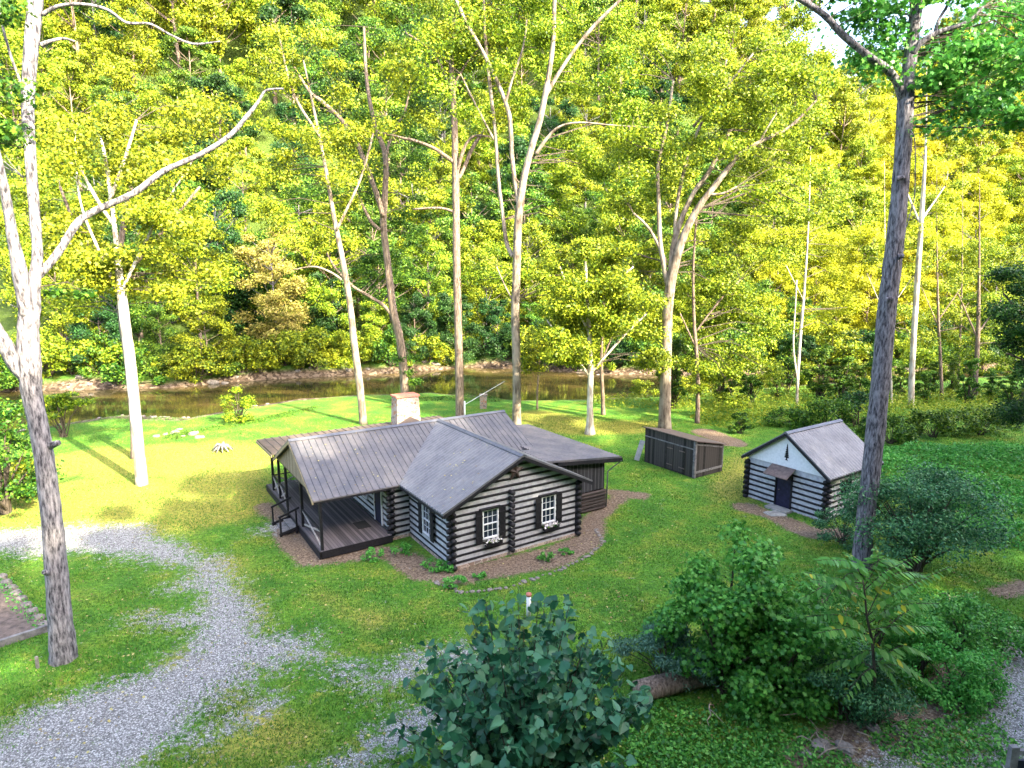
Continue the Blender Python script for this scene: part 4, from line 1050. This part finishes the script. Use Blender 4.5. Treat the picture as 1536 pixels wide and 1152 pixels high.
# ------------------------------------------------------------------ the wood across the creek
masters = {}
masters['a'] = make_crown_tree('forest_tree', 19, 5.6, .16, 46, 25000, .33, M['leaf_lit'], M['bark_brown'], 101, .24)
masters['b'] = make_crown_tree('forest_tree', 22, 5.0, .30, 40, 25000, .33, M['leaf_lit'], M['bark_brown'], 102, .28)
masters['c'] = make_crown_tree('forest_tree', 14, 5.2, .04, 40, 25000, .33, M['leaf_lit'], M['bark_brown'], 103, .2, 'dome')
masters['d'] = make_crown_tree('forest_tree', 20, 6.2, .12, 50, 25000, .33, M['leaf_lit'], M['bark_grey'], 104, .22, 'dome')
LAB = {'leaf_lit': ('sunlit yellow-green tree in the wood across the creek', 'yellow-green trees in the wood across the creek'),
       'leaf_green': ('mid-green leafy tree in the wood across the creek', 'mid-green trees in the wood across the creek'),
       'leaf_dark': ('dark green shady tree in the wood across the creek', 'dark green trees in the wood across the creek'),
       'leaf_gold': ('golden yellow tree in the wood across the creek', 'golden trees in the wood across the creek'),
       'leaf_russet': ('pale russet-tinged tree low in the wood across the creek', 'russet-tinged trees in the wood across the creek')}
first_used = set()
def place_tree(key, x, y, s, mat, lab=None, grp=None, sz=1.0, sink=.2):
    m_ = masters[key]
    if key in first_used: t = copy_tree(m_)
    else: t = m_; first_used.add(key)
    t.location = (x, y, hz(x, y) - sink); t.scale = (s, s, s * sz)
    t.rotation_euler = (random.uniform(-.04, .04), random.uniform(-.04, .04), random.uniform(0, 6.28))
    for c_ in t.children:
        if c_.name.startswith('crown'):
            c_.material_slots[0].link = 'OBJECT'; c_.material_slots[0].material = M[mat]
    tagit(t, lab or LAB[mat][0], 'tree', grp or LAB[mat][1]); return t
rnd = random.Random(77)
rows = [(7, 6.3, .62), (14, 7.6, .85), (23, 8.2, .98), (33, 9.0, 1.08), (45, 9.6, 1.12), (58, 10, 1.15), (72, 10.5, 1.25), (86, 11, 1.4), (101, 11.5, 1.5), (117, 12.5, 1.65), (133, 14, 1.8)]
for ri, (dd, sp, sc_) in enumerate(rows):
    x = -200.0 + rnd.uniform(0, sp)
    while x < 230:
        y = float(far_y(np.array([x]))[0]) + dd + rnd.uniform(-2.5, 2.5)
        a = x / y; x += sp * rnd.uniform(.8, 1.2)
        if abs(a) > .87: continue
        u = 768 + a * FPX / (1 + 0)
        r_ = rnd.random()
        gold = max(0, min(1, (a - .28) / .25))
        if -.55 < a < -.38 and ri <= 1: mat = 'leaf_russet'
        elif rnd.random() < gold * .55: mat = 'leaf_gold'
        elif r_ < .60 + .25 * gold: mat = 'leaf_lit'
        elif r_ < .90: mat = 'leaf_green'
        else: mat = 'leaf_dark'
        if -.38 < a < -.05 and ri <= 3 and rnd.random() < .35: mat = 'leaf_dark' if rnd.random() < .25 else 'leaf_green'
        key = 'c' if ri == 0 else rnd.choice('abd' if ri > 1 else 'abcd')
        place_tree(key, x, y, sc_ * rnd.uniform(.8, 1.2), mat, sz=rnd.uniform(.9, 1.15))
# trees on the far mountain to the right
for k in range(52):
    a = rnd.uniform(.50, .92); y = rnd.uniform(255, 400); x = a * y
    o = place_tree(rnd.choice('ad'), x, y, rnd.uniform(1.5, 2.1), rnd.choice(['leaf_lit', 'leaf_green']), 'pale green tree on the distant mountain slope at the upper right', 'trees on the distant mountain slope'); o.name = 'mountain_tree'
# trees on the slope behind the viewpoint, whose shade falls over the foreground
for t_ in np.arange(-60, 120, 6.0):
    for n_, s_ in ((17, 1.0), (25, 1.05)):
        tt = t_ + rnd.uniform(-2, 2); nn = n_ + rnd.uniform(-1.5, 1.5)
        x = .875 * tt + RN[0] * nn; y = .484 * tt + RN[1] * nn
        o = place_tree('d', x, y, s_ * rnd.uniform(.9, 1.12) * (.88 if tt < 22 else 1), 'leaf_green', 'broad leafy tree on the slope behind the viewpoint', 'trees on the slope behind the viewpoint'); o.name = 'hillside_tree'

# bushes along the far bank, hanging over the water
bm = []
for k, (R_, H_, sd) in enumerate([(3.0, 4.2, 1), (2.6, 3.4, 2)]):
    b_ = bush('bank_bush', (0, 0, 0), (R_, R_), H_, 26, 4200, .27, M['leaf_green'], 'leafy bush hanging over the far bank of the creek', 'bush', T_QUAD, 'bushes along the far bank', 60 + k)
    bm.append(b_)
used = set(); x = -78.0
while x < 85:
    y = float(far_y(np.array([x]))[0]) + rnd.uniform(.6, 2.8); k = rnd.randint(0, 1)
    if not (.5 < x < 0 or -8 < x < -1):
        t = bm[k] if k not in used else copy_tree(bm[k]); used.add(k)
        t.location = (x, y, hz(x, y) - .1); s_ = rnd.uniform(.8, 1.5); t.scale = (s_, s_, s_ * rnd.uniform(.8, 1.2)); t.rotation_euler = (0, 0, rnd.uniform(0, 6.28))
        mt = rnd.choice(['leaf_green', 'leaf_lit', 'leaf_dark', 'leaf_green']); 
        if x < -20 and mt == 'leaf_dark': mt = 'leaf_lit'
        for c_ in t.children:
            if c_.name.startswith('foliage'): c_.material_slots[0].link = 'OBJECT'; c_.material_slots[0].material = M[mt]
    x += rnd.uniform(1.5, 2.7)

# ------------------------------------------------------------------ shrubs in the foreground and middle
def stem_at(u, v, Y): q = at(u, v, Y); return q
# broad-leaved bush at the bottom centre: upright stems with large drooping leaves
def heart_bush():
    rng = np.random.default_rng(91); rs = random.Random(91)
    x0, y0 = .25, 12.6; root = empty('heart_leaved_bush', (x0, y0, hz(x0, y0)), 0, 'large bush with big blue-green heart-shaped leaves in the bottom centre', 'shrub')
    mb = MB(); C, O = [], []
    for k in range(120):
        a = rs.uniform(0, 2 * PI); q = rs.random() ** .55
        R = 2.95 * q; top = 5.5 * (1 - .42 * q * q) * rs.uniform(.80, 1.04)
        if q < .75 and rs.random() < .3: top *= 1.07
        bx_, by_ = .35 * q * math.cos(a), .35 * q * math.sin(a)
        tx, ty = R * math.cos(a), R * math.sin(a)
        pts = [(bx_ + (tx - bx_) * (t ** 1.3), by_ + (ty - by_) * (t ** 1.3), top * t) for t in (0, .25, .5, .75, 1)]
        mb.tube(pts, [.035, .028, .02, .013, .005], 5, 0, False)
        P = np.array(pts)
        nl = rs.randint(34, 46)
        for j in range(nl):
            t = .30 + .70 * (j + rs.random()) / nl
            f = t * 4; i = min(3, int(f)); c = P[i] * (1 - (f - i)) + P[i + 1] * (f - i)
            th = j * 2.4 + rs.uniform(-.5, .5); rr = rs.uniform(.10, .34) * (1.25 - .6 * t)
            d = np.array([math.cos(th), math.sin(th), .1]); C.append(c + d * rr); O.append(d + np.array([0, 0, .1]))
    mb.build('stem', M['bark_twig'], root, True)
    leaves_obj('foliage', np.array(C), .235, M['leaf_heart'], root, T_HEART, up=1.0, out=np.array(O), outk=.45, droop=.45, rng=rng)
heart_bush()
def px_bush(name, u, v, R, H, nb, nl, ls, lm, label, **kw):
    q = gp(u, v); return bush(name, (q[0], q[1], hz(q[0], q[1])), R, H, nb, nl, ls, M[lm], label, **kw)
px_bush('maple_shrub', 1085, 1035, (2.0, 1.6), 5.2, 56, 13000, .15, 'leaf_maple', 'tall bright green shrub with lobed leaves above the fallen trunk', tmpl=T_LOBE, seed=71, top_bias=.85, droop=.35)
px_bush('maple_shrub', 1165, 1055, (2.0, 1.5), 3.3, 40, 9000, .15, 'leaf_maple', 'lower lobed-leaf shrub right of the tall bright green one', tmpl=T_LOBE, seed=72)
px_bush('leafy_shrub', 1010, 985, (1.1, 1.0), 2.1, 16, 3000, .14, 'leaf_maple', 'small green sapling left of the tall lobed-leaf shrub', tmpl=T_LOBE, seed=73)
px_bush('evergreen_shrub', 1000, 1020, (1.5, 1.1), 1.9, 30, 9000, .11, 'leaf_needle', 'blue-green feathery evergreen drooping over the fallen trunk', tmpl=T_LONG, seed=74, droop=.9, flat=.35)
px_bush('leafy_shrub', 1300, 985, (1.9, 1.2), 2.5, 34, 8500, .13, 'leaf_frond', 'leafy shrub filling in behind the stem of the frond sapling', tmpl=T_LONG, seed=171, droop=.6)
px_bush('leafy_shrub', 1225, 965, (1.2, 1.0), 2.2, 20, 4600, .13, 'leaf_maple', 'pale green shrub just left of the frond sapling', tmpl=T_LONG, seed=172, droop=.5)
px_bush('dark_shrub', 1270, 1075, (1.7, 1.2), 1.9, 30, 9000, .11, 'leaf_shrub_dark', 'low dark shrub under the compound-leaved sapling', tmpl=T_LONG, seed=75)
px_bush('leafy_shrub', 1215, 1020, (1.6, 1.2), 2.0, 30, 8500, .12, 'leaf_maple', 'leafy shrub between the lobed-leaf shrubs and the frond sapling', tmpl=T_LONG, seed=76)
px_bush('leafy_shrub', 1430, 1050, (1.35, 1.1), 1.7, 26, 9000, .10, 'leaf_bright', 'bright green rounded shrub beside the gravel drive', seed=77)
px_bush('leafy_shrub', 1375, 1015, (1.2, 1.0), 1.9, 24, 7500, .11, 'leaf_bright', 'light green shrub between the frond sapling and the rounded one', tmpl=T_LONG, seed=78)
px_bush('leafy_shrub', 1440, 975, (1.9, 1.3), 1.7, 30, 7500, .11, 'leaf_maple', 'loose green shrub below the bare brown ground at the right', seed=79, shell=.3)
px_bush('round_shrub', 1372, 862, (3.2, 2.5), 4.6, 80, 26000, .12, 'leaf_shrub_dark', 'large dark rounded shrub right behind the huge grey trunk', cat='shrub', seed=80, stems=8, low=.28, flat=.6)
px_bush('leafy_shrub', 1262, 815, (1.3, 1.1), 1.7, 18, 3200, .11, 'leaf_shrub_dark', 'dark shrub against the side of the small cabin', seed=81)
for k, (u, v, R_, H_, lm, lab) in enumerate([(1400, 655, 2.2, 2.2, 'leaf_green', 'dense green hedge bush left of another near the right edge'), (1470, 652, 2.6, 2.3, 'leaf_green', 'dense green hedge bush nearest the right edge'),
        (1235, 645, 2.6, 2.6, 'leaf_green', 'green bush rising behind the small cabin roof'), (1285, 640, 2.4, 2.8, 'leaf_dark', 'darker bush between the small cabin roof and the huge trunk'), (1190, 640, 2.0, 1.5, 'leaf_green', 'low bush behind the left half of the small cabin roof'),
        (1335, 665, 2.2, 2.0, 'leaf_green', 'bush just right of the huge grey trunk, at the creek side'), (1110, 650, .8, 1.7, 'leaf_green', 'small upright plant at the grass edge right of the board shed')]):
    px_bush('bush', u, v, (R_, R_ * .8), H_, 22, 3600, .2, lm, lab, seed=90 + k)
px_bush('leafy_bush', 8, 770, (2.6, 2.2), 6.4, 42, 7200, .2, 'leaf_green', 'tall green bush at the left edge behind the big forked tree', seed=110, top_bias=.8)
px_bush('leafy_bush', 40, 745, (1.6, 1.4), 2.3, 18, 2600, .18, 'leaf_lit', 'low sunlit bush at the left edge', seed=111)
px_bush('young_tree', 95, 655, (2.6, 1.4), 3.6, 16, 2600, .24, 'leaf_lit', 'sunlit spray of leaves over the water left of the white-barked tree', cat='tree', seed=112, low=.5, flat=.35)
px_bush('conifer_sapling', 360, 634, (1.5, 1.4), 3.4, 26, 3200, .17, 'leaf_lit', 'small cone-shaped sapling at the water edge', cat='sapling', seed=113, top_bias=1.5)
# dark tree at the right edge
big_tree('tree', 40, [[(1580,690,20),(1570,600,18),(1565,500,15),(1560,400,12)], [(1566,520,8),(1530,470,6),(1505,440,4)], [(1566,560,8),(1535,540,5),(1510,530,4)]],
    'dark green tree hanging in from the right edge above the ground cover', M['bark_brown'], M['leaf_dark'],
    crown=[(1500,1600,400,660,30,220,1.0,-2,2)], lsize=.18, seed=120)

# compound-leaved sapling with fronds
def frond_sapling():
    rng = np.random.default_rng(61); rs = random.Random(61)
    Yb = 15.6; b = at(1312, 1075, Yb); org = np.array([b[0], Yb, hz(b[0], Yb)])
    root = empty('frond_sapling', tuple(org), 0, 'young sapling with long fern-like fronds in front of the huge grey trunk', 'sapling')
    mb = MB(); stem = [at(u, v, Yb) - org for u, v in ((1312,1075),(1312,1010),(1308,960),(1300,925),(1297,890),(1294,868))]; stem[0][2] = 0
    mb.tube([tuple(s_) for s_ in stem], [.05,.045,.04,.03,.025,.015], 7)
    tips = [((1300,925),(1265,890),(1215,868)), ((1300,925),(1345,895),(1425,850)), ((1294,868),(1275,850),(1225,840)), ((1294,868),(1320,845),(1362,848)), ((1296,880),(1316,850),(1312,822)),
            ((1303,935),(1350,915),(1410,905)), ((1308,960),(1350,930),(1385,900)), ((1294,868),(1270,868),(1235,905)), ((1308,960),(1270,950),(1225,950)), ((1310,1000),(1350,975),(1392,985)), ((1310,1000),(1265,995),(1215,1010)),
            ((1310,990),(1330,1010),(1350,1045)), ((1310,1000),(1290,1020),(1262,1050)), ((1294,868),(1305,880),(1330,910)), ((1296,875),(1250,880),(1200,900)), ((1300,925),(1335,870),(1390,862))]
    tips += [((1297,885),(1330,862),(1378,835)), ((1298,900),(1262,880),(1205,858)), ((1305,945),(1345,945),(1400,940)), ((1305,950),(1262,930),(1210,925)), ((1311,1000),(1350,1005),(1400,1030)), ((1294,868),(1285,848),(1268,830)), ((1308,970),(1330,985),(1375,1010)), ((1308,975),(1285,990),(1240,1020))]
    C, O, D = [], [], []
    for a, m_, t_ in tips:
        dy = rs.uniform(-1.0, .8); P = [at(*a, Yb) - org, at(*m_, Yb + dy * .6) - org, at(*t_, Yb + dy) - org]; P[1][2] += .12
        R_ = smooth_path([(*p_, .014) for p_ in P], 8)[:, :3]
        mb.tube([tuple(x) for x in R_], list(np.linspace(.016, .006, len(R_))), 5, 0, False)
        Lt = np.linalg.norm(P[2] - P[0]); n = max(7, int(Lt / .10))
        for j in range(n):
            f = .22 + .78 * j / (n - 1); q = f * (len(R_) - 1); i = min(len(R_) - 2, int(q)); c = R_[i] * (1 - q + i) + R_[i + 1] * (q - i)
            d = unit(R_[i + 1] - R_[i]); s = unit(np.cross(d, [0, 0, 1.])); ll = (.26 * math.sin(PI * (.18 + .72 * f)) + .05) * rs.uniform(.8, 1.15)
            for sd in (-1, 1):
                C.append(c + s * sd * ll * .5 + np.array([0, 0, -.03 * rs.random()])); O.append(s * sd * .9 + d * .35 + np.array([0, 0, -.30])); D.append(ll)
    mb.build('stem', M['bark_twig'], root, True)
    C = np.array(C); O = unit(np.array(O)); D = np.array(D); n = len(C)
    T = T_LONG[0] * [1.25, 1, 1]; nor = np.tile([0, 0, 1.], (n, 1)) + rng.normal(size=(n, 3)) * .4; nor = unit(nor - O * np.sum(nor * O, -1, keepdims=True)); U_ = np.cross(O, nor)
    V_ = (C[:, None] + D[:, None, None] * (T[None, :, 0:1] * U_[:, None] + T[None, :, 1:2] * O[:, None] + T[None, :, 2:3] * nor[:, None])).reshape(-1, 3)
    F = (np.arange(n) * 6)[:, None] + np.arange(6)[None]
    mesh_np('foliage', V_, F, M['leaf_frond'], root)
frond_sapling()

# fallen trunk and dead branches
q0 = gp(955, 1052); q1 = gp(1250, 985)
b_ = MB(); d = q1 - q0
pts = [tuple(d * t + np.array([0, 0, .30 + .05 * math.sin(t * 9)])) for t in np.linspace(0, 1, 12)]
b_.tube(pts, [.34 - .012 * i for i in range(12)], 14, .04)
o = empty('fallen_trunk', tuple(q0), 0, 'fallen brown tree trunk lying under the shrubs', 'log'); b_.build('trunk', M['bark_brown'], o, True)
b_ = MB(); b_.tube([pts[7], tuple(np.array(pts[7]) + [.3, -.5, .9]), tuple(np.array(pts[7]) + [.9, -.8, 1.3])], [.1, .06, .02], 7); b_.build('limb', M['bark_brown'], o, True)
dead = []
for k in range(4):
    rs = random.Random(k + 5); b_ = MB()
    p_ = [(0, 0, 0)]; a = 0
    for j in range(5): a += rs.uniform(-.5, .5); p_.append((p_[-1][0] + .35 * math.cos(a), p_[-1][1] + .35 * math.sin(a), .05 + rs.uniform(0, .12)))
    b_.tube(p_, [.028, .024, .02, .015, .01, .005], 5)
    b_.tube([p_[2], (p_[2][0] + .3, p_[2][1] + .3, .25), (p_[2][0] + .5, p_[2][1] + .7, .2)], [.015, .01, .004], 5)
    dead.append(b_)
spots = [(1070, 1060), (1110, 1070), (1160, 1085), (1190, 1110), (1225, 1100), (1250, 1125), (1285, 1100), (1320, 1110), (1345, 1085), (1200, 1060), (1140, 1050), (1235, 900), (1255, 940), (1225, 1140), (1290, 1135), (1410, 892), (1260, 885), (1440, 905), (1090, 1040), (1175, 1050)]
pro = []
for k, (u, v) in enumerate(spots):
    if k < 4: o = dead[k].build('dead_branch', M['dead'])
    else: o = pro[k % 4].copy(); COL.objects.link(o)
    pro.append(o); q = gp(u, v); o.location = (q[0], q[1], hz(q[0], q[1]) + .04); o.rotation_euler = (rnd.uniform(-.3, .3), rnd.uniform(-.3, .3), rnd.uniform(0, 6.28)); s_ = rnd.uniform(.5, 1.0); o.scale = (s_, s_, s_)
    tagit(o, 'thin dead branch lying on the ground under the foreground shrubs', 'branch', 'dead branches under the shrubs')
# rocks: separate ones at the far bank, before the dark hedge and by the bed
rk = [rock_mesh('rock', .5, .4, .28, 200 + k) for k in range(3)]
spots = []
for k in range(45):
    x = rnd.uniform(-62, 60); y = float(far_y(np.array([x]))[0]) + rnd.uniform(-.3, 1.8); spots.append((x, y, rnd.uniform(.4, 1.2), 'rock on the muddy far bank of the creek', 'rocks along the far bank'))
for k in range(60):
    x = rnd.uniform(-46, -24); y = float(near_y(np.array([x]))[0]) + rnd.uniform(-2.6, .1); spots.append((x, y, rnd.uniform(.25, .7), 'grey stone on the gravel bar at the near water edge', 'stones on the near gravel bar'))
for (u, v) in [(248, 652), (262, 650), (275, 655), (290, 652), (300, 657), (235, 655), (268, 645)]:
    q = gp(u, v); spots.append((q[0], q[1], rnd.uniform(.4, .9), 'dark rock in the heap at the lawn edge by the creek', 'rocks in the heap by the creek'))
for (u, v, s_) in [(1268, 1125, .5), (1232, 1122, .6), (1310, 1095, .45), (1350, 1100, .35), (1210, 1135, .4)]:
    q = gp(u, v); spots.append((q[0], q[1], s_, 'small grey rock on the bare soil at the bottom right', 'rocks on the bare soil'))
for k in range(46):          # stone edging of the mulch bed
    f = k / 45; path = [(655, 873), (695, 890), (760, 882), (830, 860), (878, 838), (905, 815), (893, 795)]
    i = min(5, int(f * 6)); t = f * 6 - i; u = path[i][0] * (1 - t) + path[i + 1][0] * t; v = path[i][1] * (1 - t) + path[i + 1][1] * t
    q = gp(u + rnd.uniform(-2, 2), v + rnd.uniform(-1, 1)); spots.append((q[0], q[1], rnd.uniform(.12, .26), 'small edging stone round the mulch bed in front of the cabin', 'edging stones of the mulch bed'))
for k, (x, y, s_, lab, grp) in enumerate(spots):
    if k < 3: o = rk[k]
    else: o = rk[k % 3].copy(); COL.objects.link(o)
    o.location = (x, y, hz(x, y) + .02); o.scale = (s_ * rnd.uniform(.8, 1.3), s_, s_ * rnd.uniform(.6, 1.1)); o.rotation_euler = (rnd.uniform(-.2, .2), rnd.uniform(-.2, .2), rnd.uniform(0, 6.28)); tagit(o, lab, 'rock', grp)
# bushes on the near bank at the right, between the lawn weeds and the water
nb_ = bush('bank_bush', (0, 0, 0), (2.4, 2.0), 3.2, 24, 4600, .24, M['leaf_lit'], 'sunlit bush at the near water edge beyond the board shed', 'bush', T_QUAD, 'sunlit bushes along the near bank', 160)
for k in range(17):
    x = 14 + k * 3.6 + rnd.uniform(-1, 1); y = float(near_y(np.array([x]))[0]) - rnd.uniform(.2, 2.5)
    t = nb_ if k == 0 else copy_tree(nb_); t.location = (x, y, hz(x, y) - .1); s_ = rnd.uniform(.6, 1.15); t.scale = (s_, s_, s_ * rnd.uniform(.7, 1.2)); t.rotation_euler = (0, 0, rnd.uniform(0, 6.28))
yt = bush('young_tree', (0, 0, 0), (1.9, 1.7), 6.5, 34, 5200, .24, M['leaf_lit'], 'slim bushy young tree in the thicket between the small cabin and the creek', 'tree', T_QUAD, 'young trees in the creek-side thicket', 170, low=.2, flat=.55)
k = 0
for (u, v) in [(1010,612),(1080,606),(1125,612),(1165,600),(1230,602),(1262,610),(1290,600),(1312,615),(1350,600),(1388,606),(1425,596),(1450,612),(1485,602),(1515,612),(1540,598),(1180,588),(1400,588)]:
    q = gp(u, v); t = yt if k == 0 else copy_tree(yt); k += 1
    t.location = (q[0], q[1], hz(q[0], q[1]) - .1); s_ = rnd.uniform(.5, 1.0); t.scale = (s_, s_, s_ * rnd.uniform(.8, 1.3)); t.rotation_euler = (0, 0, rnd.uniform(0, 6.28))
    if k % 3 == 1:
        for c_ in t.children:
            if c_.name.startswith('foliage'): c_.material_slots[0].link = 'OBJECT'; c_.material_slots[0].material = M['leaf_green']
# root stump on the sunny lawn
b_ = MB(); rs = random.Random(9)
for k in range(11):
    a = k * .57; b_.tube([(0, 0, .35), (.3 * math.cos(a), .3 * math.sin(a), .42 + rs.uniform(-.1, .15)), (.75 * math.cos(a), .75 * math.sin(a), .02)], [.14, .09, .03], 6)
o = b_.build('root_stump', M['timber'], None, True); o.location = on_ground(334, 676); tagit(o, 'weathered grey root stump on the sunny lawn left of the porch', 'stump')
# bed plants
pl = []
for k, (u, v, s_, lab) in enumerate([(605, 829, .55, 'leafy green plant in the bed by the porch corner'), (650, 853, .6, 'leafy green plant against the cabin corner, left half'), (668, 856, .5, 'leafy green plant nearest the cabin front corner'), (682, 878, .55, 'low green plant at the point of the mulch bed'),
        (721, 867, .3, 'tiny green plant in the mulch below the left window'), (820, 842, .5, 'olive green plant in the mulch below the right window'), (850, 832, .3, 'tiny plant at the right end of the mulch bed'), (560, 838, .55, 'grassy plant at the bed edge before the porch')]):
    q = gp(u, v); bush('garden_plant', (q[0], q[1], hz(q[0], q[1])), (s_, s_ * .8), s_ * .8, 9, 420, .13, M['leaf_bright' if k != 5 else 'leaf_maple'], lab, 'plant', T_LONG, None, 140 + k, low=.15, stems=1, droop=.5)

# ------------------------------------------------------------------ ground cover that nobody could count
def patch(name, polys, dens, hgt, size, mat, label, cat, tmpl=T_QUAD, up=1.0, droop=.1, seed=1, clump=0.8):
    rng = np.random.default_rng(seed); Ps = []
    for chain, wd in polys:
        pts = np.array([gp(u, v)[:2] for u, v in chain])
        lo = pts.min(0) - wd; hi = pts.max(0) + wd; n = int((hi - lo).prod() * dens)
        X = rng.uniform(lo[0], hi[0], n); Y = rng.uniform(lo[1], hi[1], n)
        f = seg_field(X, Y, [[((p_[0], p_[1]), wd) for p_ in pts]]) + .5 * snoise(X, Y, 1.0, seed + 3, 3)
        h_ = hgt * (1 + clump * snoise(X, Y, 1.1, seed + 5, 3)) * np.clip(f / .8, 0, 1)
        k = (f > 0) & (h_ > .02); X, Y, h_ = X[k], Y[k], h_[k]
        Ps.append(np.stack([X, Y, height(X, Y) + np.abs(h_) * rng.uniform(.25, 1, len(X))], -1))
    o = leaves_obj(name, np.concatenate(Ps), size, M[mat], None, tmpl, up=up, droop=droop, rng=rng)
    return tagit(o, label, cat, None, 'stuff')
patch('ground_cover', [([(1330,700),(1420,690),(1560,690)], 3.2), ([(1400,740),(1480,745),(1570,750)], 2.8), ([(1480,800),(1570,810)], 2.0)], 130, .65, .19, 'leaf_bright', 'bright green leafy ground cover behind the dark rounded shrub', 'ground cover', seed=31)
patch('meadow_plants', [([(1090,630),(1150,622),(1250,622),(1400,622),(1560,622)], 3.0), ([(1030,610),(1100,600),(1250,596)], 3.0), ([(900,606),(1000,608)], 1.6), ([(1300,600),(1450,600),(1560,600)], 3.5)], 60, 1.0, .24, 'leaf_meadow', 'tall sunlit weeds along the creek side behind the small cabin', 'weeds', T_LONG, seed=32)
patch('undergrowth', [([(1010,1090),(1130,1110),(1200,1160)], 1.7), ([(1360,1120),(1470,1110),(1420,1160)], .9), ([(1000,1150),(1120,1180)], 1.4), ([(1400,900),(1470,920),(1420,960)], 1.3), ([(1190,900),(1240,960)], .8)], 260, .16, .12, 'leaf_maple', 'low green undergrowth at the bottom below the shrubs', 'undergrowth', seed=33)
patch('creek_weeds', [([(260,655),(340,640),(420,625),(470,612)], .8), ([(600,600),(700,597),(740,600)], 1.1)], 90, .35, .16, 'leaf_green', 'green weeds along the near water edge', 'weeds', T_LONG, seed=34)
patch('bank_weeds', [([(1180,880),(1230,860),(1250,900)], .6), ([(1100,990),(1000,1000)], .6), ([(1440,1010),(1470,1080)], .4)], 130, .25, .12, 'leaf_maple', 'weeds scattered round the foreground shrubs', 'weeds', seed=35)

# grass blades over the lawn near the viewpoint
def footprint(x, y):
    dx, dy = x - ox, y - oy
    lx = dx * math.cos(YAW) + dy * math.sin(YAW); ly = -dx * math.sin(YAW) + dy * math.cos(YAW)
    k = (lx > -4.8) & (lx < 10.8) & (ly > -.3) & (ly < 15.3) & ~((lx < -1) & (ly < 3.9)) & ~((lx > 7.2) & (ly < 1.9))
    return k
def scatter_grass(name, x0, x1, y0, y1, n, hgt, wid, mat, label, seed):
    rng = np.random.default_rng(seed)
    Y = y0 + (y1 - y0) * rng.uniform(0, 1, n) ** 1.25; X = rng.uniform(-1, 1, n) * (.86 * Y + 2)
    gg = seg_field(X, Y, GRAVEL) + .55 * snoise(X, Y, 1.3, 21, 4) + .6 * rng.normal(size=n); mu = seg_field(X, Y, MULCH)
    k = (gg < .05) & (mu < -.05 + .1 * rng.normal(size=n)) & ~footprint(X, Y) & (Y < near_y(X) - 2)
    X, Y = X[k], Y[k]; n = len(X)
    a = rng.uniform(0, 2 * PI, n); hh = hgt * rng.uniform(.5, 1.5, n) * (1 + .5 * snoise(X, Y, 1.5, 41, 3)); ww = wid * rng.uniform(.7, 1.3, n)
    Z = height(X, Y); ca, sa = np.cos(a), np.sin(a); lean = rng.normal(size=(n, 2)) * .5 * hh[:, None]
    V_ = np.stack([np.stack([X - ca * ww, Y - sa * ww, Z - .01], -1), np.stack([X + ca * ww, Y + sa * ww, Z - .01], -1), np.stack([X + lean[:, 0], Y + lean[:, 1], Z + hh], -1)], 1).reshape(-1, 3)
    F = np.arange(3 * n).reshape(n, 3)
    o = mesh_np(name, V_, F, M[mat]); return tagit(o, label, 'grass', None, 'stuff')
M['grass_blade'] = leaf_mat('grass_blade', (.04,.12,.012), (.07,.2,.018), (.17,.27,.03), .3, .6, True, (.22,.2,.08))
scatter_grass('grass', 0, 0, 13, 56, 420000, .065, .02, 'grass_blade', 'short mown green grass of the lawn round the cabins', 51)

# fallen leaves over lawn and gravel
def roof_pts(n, rg):
    out = []
    for _ in range(n):
        if rg.random() < .6: x, y = rg.uniform(XL + .2, 0), rg.uniform(YE + .1, YR - .1); z = RZ - SLM * (YR - y) + .05
        else:
            y = rg.uniform(0, 5); q = rg.uniform(.1, WE - .1); x = W_ / 2 - q; z = RZ - SLW * q + .075
            if y > YE: continue
        out.append((ox + x * math.cos(YAW) - y * math.sin(YAW), oy + x * math.sin(YAW) + y * math.cos(YAW), z))
    return np.array(out)
rng_ = np.random.default_rng(71); n_ = 5200
Yf = 14 + 42 * rng_.uniform(0, 1, n_) ** 1.3; Xf = rng_.uniform(-.86, .86, n_) * Yf
k_ = ~footprint(Xf, Yf) & (snoise(Xf, Yf, .5, 88, 3) > -.25); Xf, Yf = Xf[k_], Yf[k_]
o = leaves_obj('fallen_leaves', np.concatenate([np.stack([Xf, Yf, height(Xf, Yf) + .035], -1), roof_pts(170, rng_)]), .085, leaf_mat('fallen_leaf', (.14,.09,.04), (.30,.24,.08), (.42,.38,.14), .1, .7, False), None, T_LOBE, up=3.0, rng=rng_)
tagit(o, 'small dry fallen leaves scattered over the lawn, gravel and cabin roof', 'leaves', None, 'stuff')
